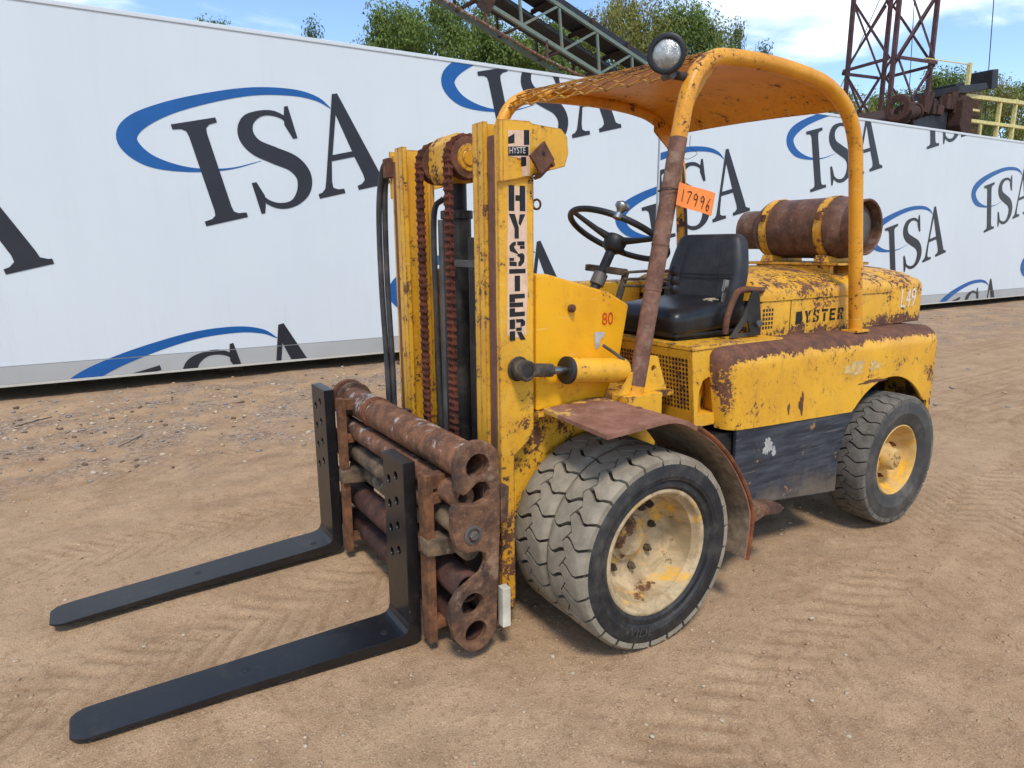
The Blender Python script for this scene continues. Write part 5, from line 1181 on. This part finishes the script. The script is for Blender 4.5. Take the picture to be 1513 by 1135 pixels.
# s: metres up the boom from its lower end, w: across, h: above the lower chord
SL = 7.5; WD = .95; HT = .86; s0 = -7.0
def mem(name, a, b, w, h, mat, smooth=0):
    bm = BM(); bar(bm, a, b, w, h); return finish(bm, name, mat, CB, .0, smooth=smooth)
for w in (0, WD):
    mem('chord', cbp(s0, w, 0), cbp(SL, w, 0), .075, .075, 'boom'); mem('chord', cbp(s0, w, HT), cbp(SL, w, HT), .075, .075, 'boom')
    k = 0; st_ = 1.12
    ss = np.arange(s0, SL-.5, st_)
    for s in ss:
        k += 1
        mem('post', cbp(s, w, 0), cbp(s+.10, w, HT), .05, .05, 'boom' if w == 0 else 'tower')
        mem('diagonal', cbp(s+.10, w, HT), cbp(s+st_, w, 0), .05, .05, 'boom' if w == 0 else 'tower')
for s in np.arange(s0, SL-.5, 1.12):
    mem('cross_tie', cbp(s, .04, 0), cbp(s, WD-.04, 0), .045, .045, 'tower')
bm = BM(); bar(bm, cbp(s0, WD/2, 1.06), cbp(SL+.2, WD/2, 1.06), .72, .14); finish(bm, 'carrying_belt', 'belt', CB, .02)
bm = BM(); bar(bm, cbp(s0, WD/2, .36), cbp(SL+.2, WD/2, .36), .72, .05); finish(bm, 'return_belt', 'belt', CB, .006)
for s in np.arange(s0, SL, 1.12):
    bm = BM(); cyl(bm, cbp(s+.2, .06, .93), cbp(s+.2, WD-.06, .93), .055, 10); finish(bm, 'roller', 'rust_big', CB)
    bm = BM(); box(bm, cbp(s+.16, -.02, HT)-V(0, .0, 0), cbp(s+.26, .05, HT+.20)); finish(bm, 'roller_bracket', 'rust_big', CB)
mem('gusset_plate', cbp(2.75, -.05, -.05), cbp(3.05, -.05, .0), .02, .36, 'rust_big'); mem('gusset_plate', cbp(4.3, -.06, -.1), cbp(4.6, -.06, -.02), .02, .5, 'rust_red')
bm = BM(); tube(bm, spline([cbp(7.6, -.05, -.46), cbp(5.5, -.05, -.46), cbp(3.6, -.05, -.44), cbp(1.8, -.05, -.42), cbp(.6, -.05, -.34), cbp(-1, -.05, -.1)], 6), .035, 8); finish(bm, 'truss_rod', 'rust_pipe', CB)
for s in (1.3, 2.9, 4.5): mem('king_post', cbp(s, -.05, -.42), cbp(s, -.02, 0), .045, .045, 'tower')
for s, ww in ((-3, 0), (-3, WD), (-6, 0), (-6, WD)):
    p_ = cbp(s, ww, 0); bm = BM(); bar(bm, V(p_.x, p_.y, 0), p_, .12, .12, (1, 0, 0)); finish(bm, 'support_leg', 'tower', CB)

# rusted crusher and the yellow railed platform at the right edge
CR2 = thing('crusher', (21.1, 9.7, 0), 'rusty brown crushing machine behind the right trailer beside the tower', 'machine')
bm = BM(); prism(bm, [(-1.7, 3.2), (-1.75, 5.25), (-.6, 5.75), (1.8, 6.15), (2.1, 6.3), (2.25, 3.2)], 'xz', -.3, 1.4); finish(bm, 'machine_body', 'rust_big', CR2, .02)
bm = BM(); prism(bm, [(1.75, 5.3), (1.8, 6.10), (2.05, 6.25), (2.35, 6.2), (2.5, 5.9), (2.5, 4.9), (2.2, 4.6)], 'xz', -.75, -.31); finish(bm, 'side_casting', 'rust_big', CR2, .05)
bm = BM(); prism(bm, [(1.9, 6.35), (2.0, 6.58), (3.7, 6.86), (3.9, 6.7), (2.6, 6.42)], 'xz', -.5, 1.0); finish(bm, 'feed_chute', 'belt', CR2, .02)
bm = BM(); prism(bm, [(-.4, 4.4), (-.5, 5.35), (1.55, 5.75), (1.6, 4.4)], 'xz', -.42, -.31); finish(bm, 'guard_panel', 'belt', CR2, .02)
bm = BM(); cyl(bm, (-1.3, -.55, 5.42), (-.5, -.5, 5.55), .19, 24); cyl(bm, (-1.40, -.56, 5.40), (-1.30, -.55, 5.42), .27, 24); cyl(bm, (-.6, -.5, 5.53), (-.5, -.5, 5.55), .24, 24); finish(bm, 'drive_motor', 'rust_big', CR2, .02)
bm = BM(); lathe(bm, [(.20, -.04), (.36, -.04), (.40, 0), (.36, .04), (.20, .04)], (-1.75, -.6, 5.52), 'x', 28, closed=True); finish(bm, 'flywheel', 'rust_red', CR2)
for x_, z_ in ((2.35, 6.6), (4.75, 7.15)):
    bm = BM(); box(bm, (x_, -.2, z_-.3), (x_+(.45 if x_ > 4 else .55), .5, z_+(.32 if x_ > 4 else .14)), Matrix.Translation(V(x_, 0, z_)) @ Matrix.Rotation(R(-9), 4, 'Y') @ Matrix.Translation(V(-x_, 0, -z_))); finish(bm, 'rubber_flap', 'belt', CR2, .03)
for x_ in (-1.5, 1.8):
    for y_ in (-.2, 1.3): bm = BM(); box(bm, (x_-.12, y_-.12, 0), (x_+.12, y_+.12, 3.25)); finish(bm, 'support_leg', 'tower', CR2)
for k_ in range(14):
    rr_ = random.Random(k_); x_ = -1.5+.27*k_; z_ = 5.55+.05*k_+rr_.uniform(-.1, .25); bm = BM()
    if k_ % 3 == 0: cyl(bm, (x_, -.5, z_-.5), (x_+rr_.uniform(-.3, .5), -.45, z_+rr_.uniform(.0, .35)), .05, 10); finish(bm, 'pipe_run', 'rust_big', CR2)
    else: box(bm, (x_, -.55, z_-.35), (x_+rr_.uniform(.12, .4), -.33, z_+rr_.uniform(-.1, .22))); finish(bm, 'bracket_block', 'rust_big' if k_ % 2 else 'rust_red', CR2, .015)
PF = thing('railed_platform', (26.2, 9.4, 0), 'pale yellow railed steel platform at the far right behind the trailer', 'platform')
def rail(nm, a, b, w=.10): bm = BM(); bar(bm, a, b, w, w); return finish(bm, nm, 'rail', PF, .01)
for x_, zt2 in ((-2.3, 7.42), (0.15, 6.55), (1.35, 6.65), (2.6, 6.8)): rail('post', V(x_, 0, 0), V(x_+.06, 0, zt2), .12)
rail('handrail', V(-2.4, -.02, 6.38), V(3.2, -.02, 6.62), .13); rail('mid_rail', V(-2.4, -.02, 5.62), V(3.2, -.02, 5.76), .11); rail('handrail', V(-2.3, 0, 7.36), V(-5.0, .05, 7.22), .035)
rail('mid_rail', V(-2.1, -.02, 5.98), V(-1.3, -.02, 6.0), .07); rail('toe_board', V(-2.4, -.02, 5.05), V(3.2, -.02, 5.05), .16)
bm = BM(); box(bm, (-2.3, .05, 4.8), (3.2, 1.9, 4.9)); finish(bm, 'deck', 'tower', PF, .01)
for y_ in (1.8,):
    for x_ in (-2.2, 3.0): rail('post', V(x_, y_, 0), V(x_, y_, 6.3), .12)
bm = BM()
for i in range(15): bar(bm, V(-1.55+i*.09, .35, 4.92), V(-1.55+i*.09, .35, 6.75), .012, .012)
for j in range(20): bar(bm, V(-1.55, .35, 4.95+j*.09), V(-.28, .35, 4.95+j*.09), .012, .012)
box(bm, (-1.55, .38, 4.92), (-.28, .40, 6.75)); finish(bm, 'mesh_screen', 'rod', PF, smooth=0, kind='stuff')
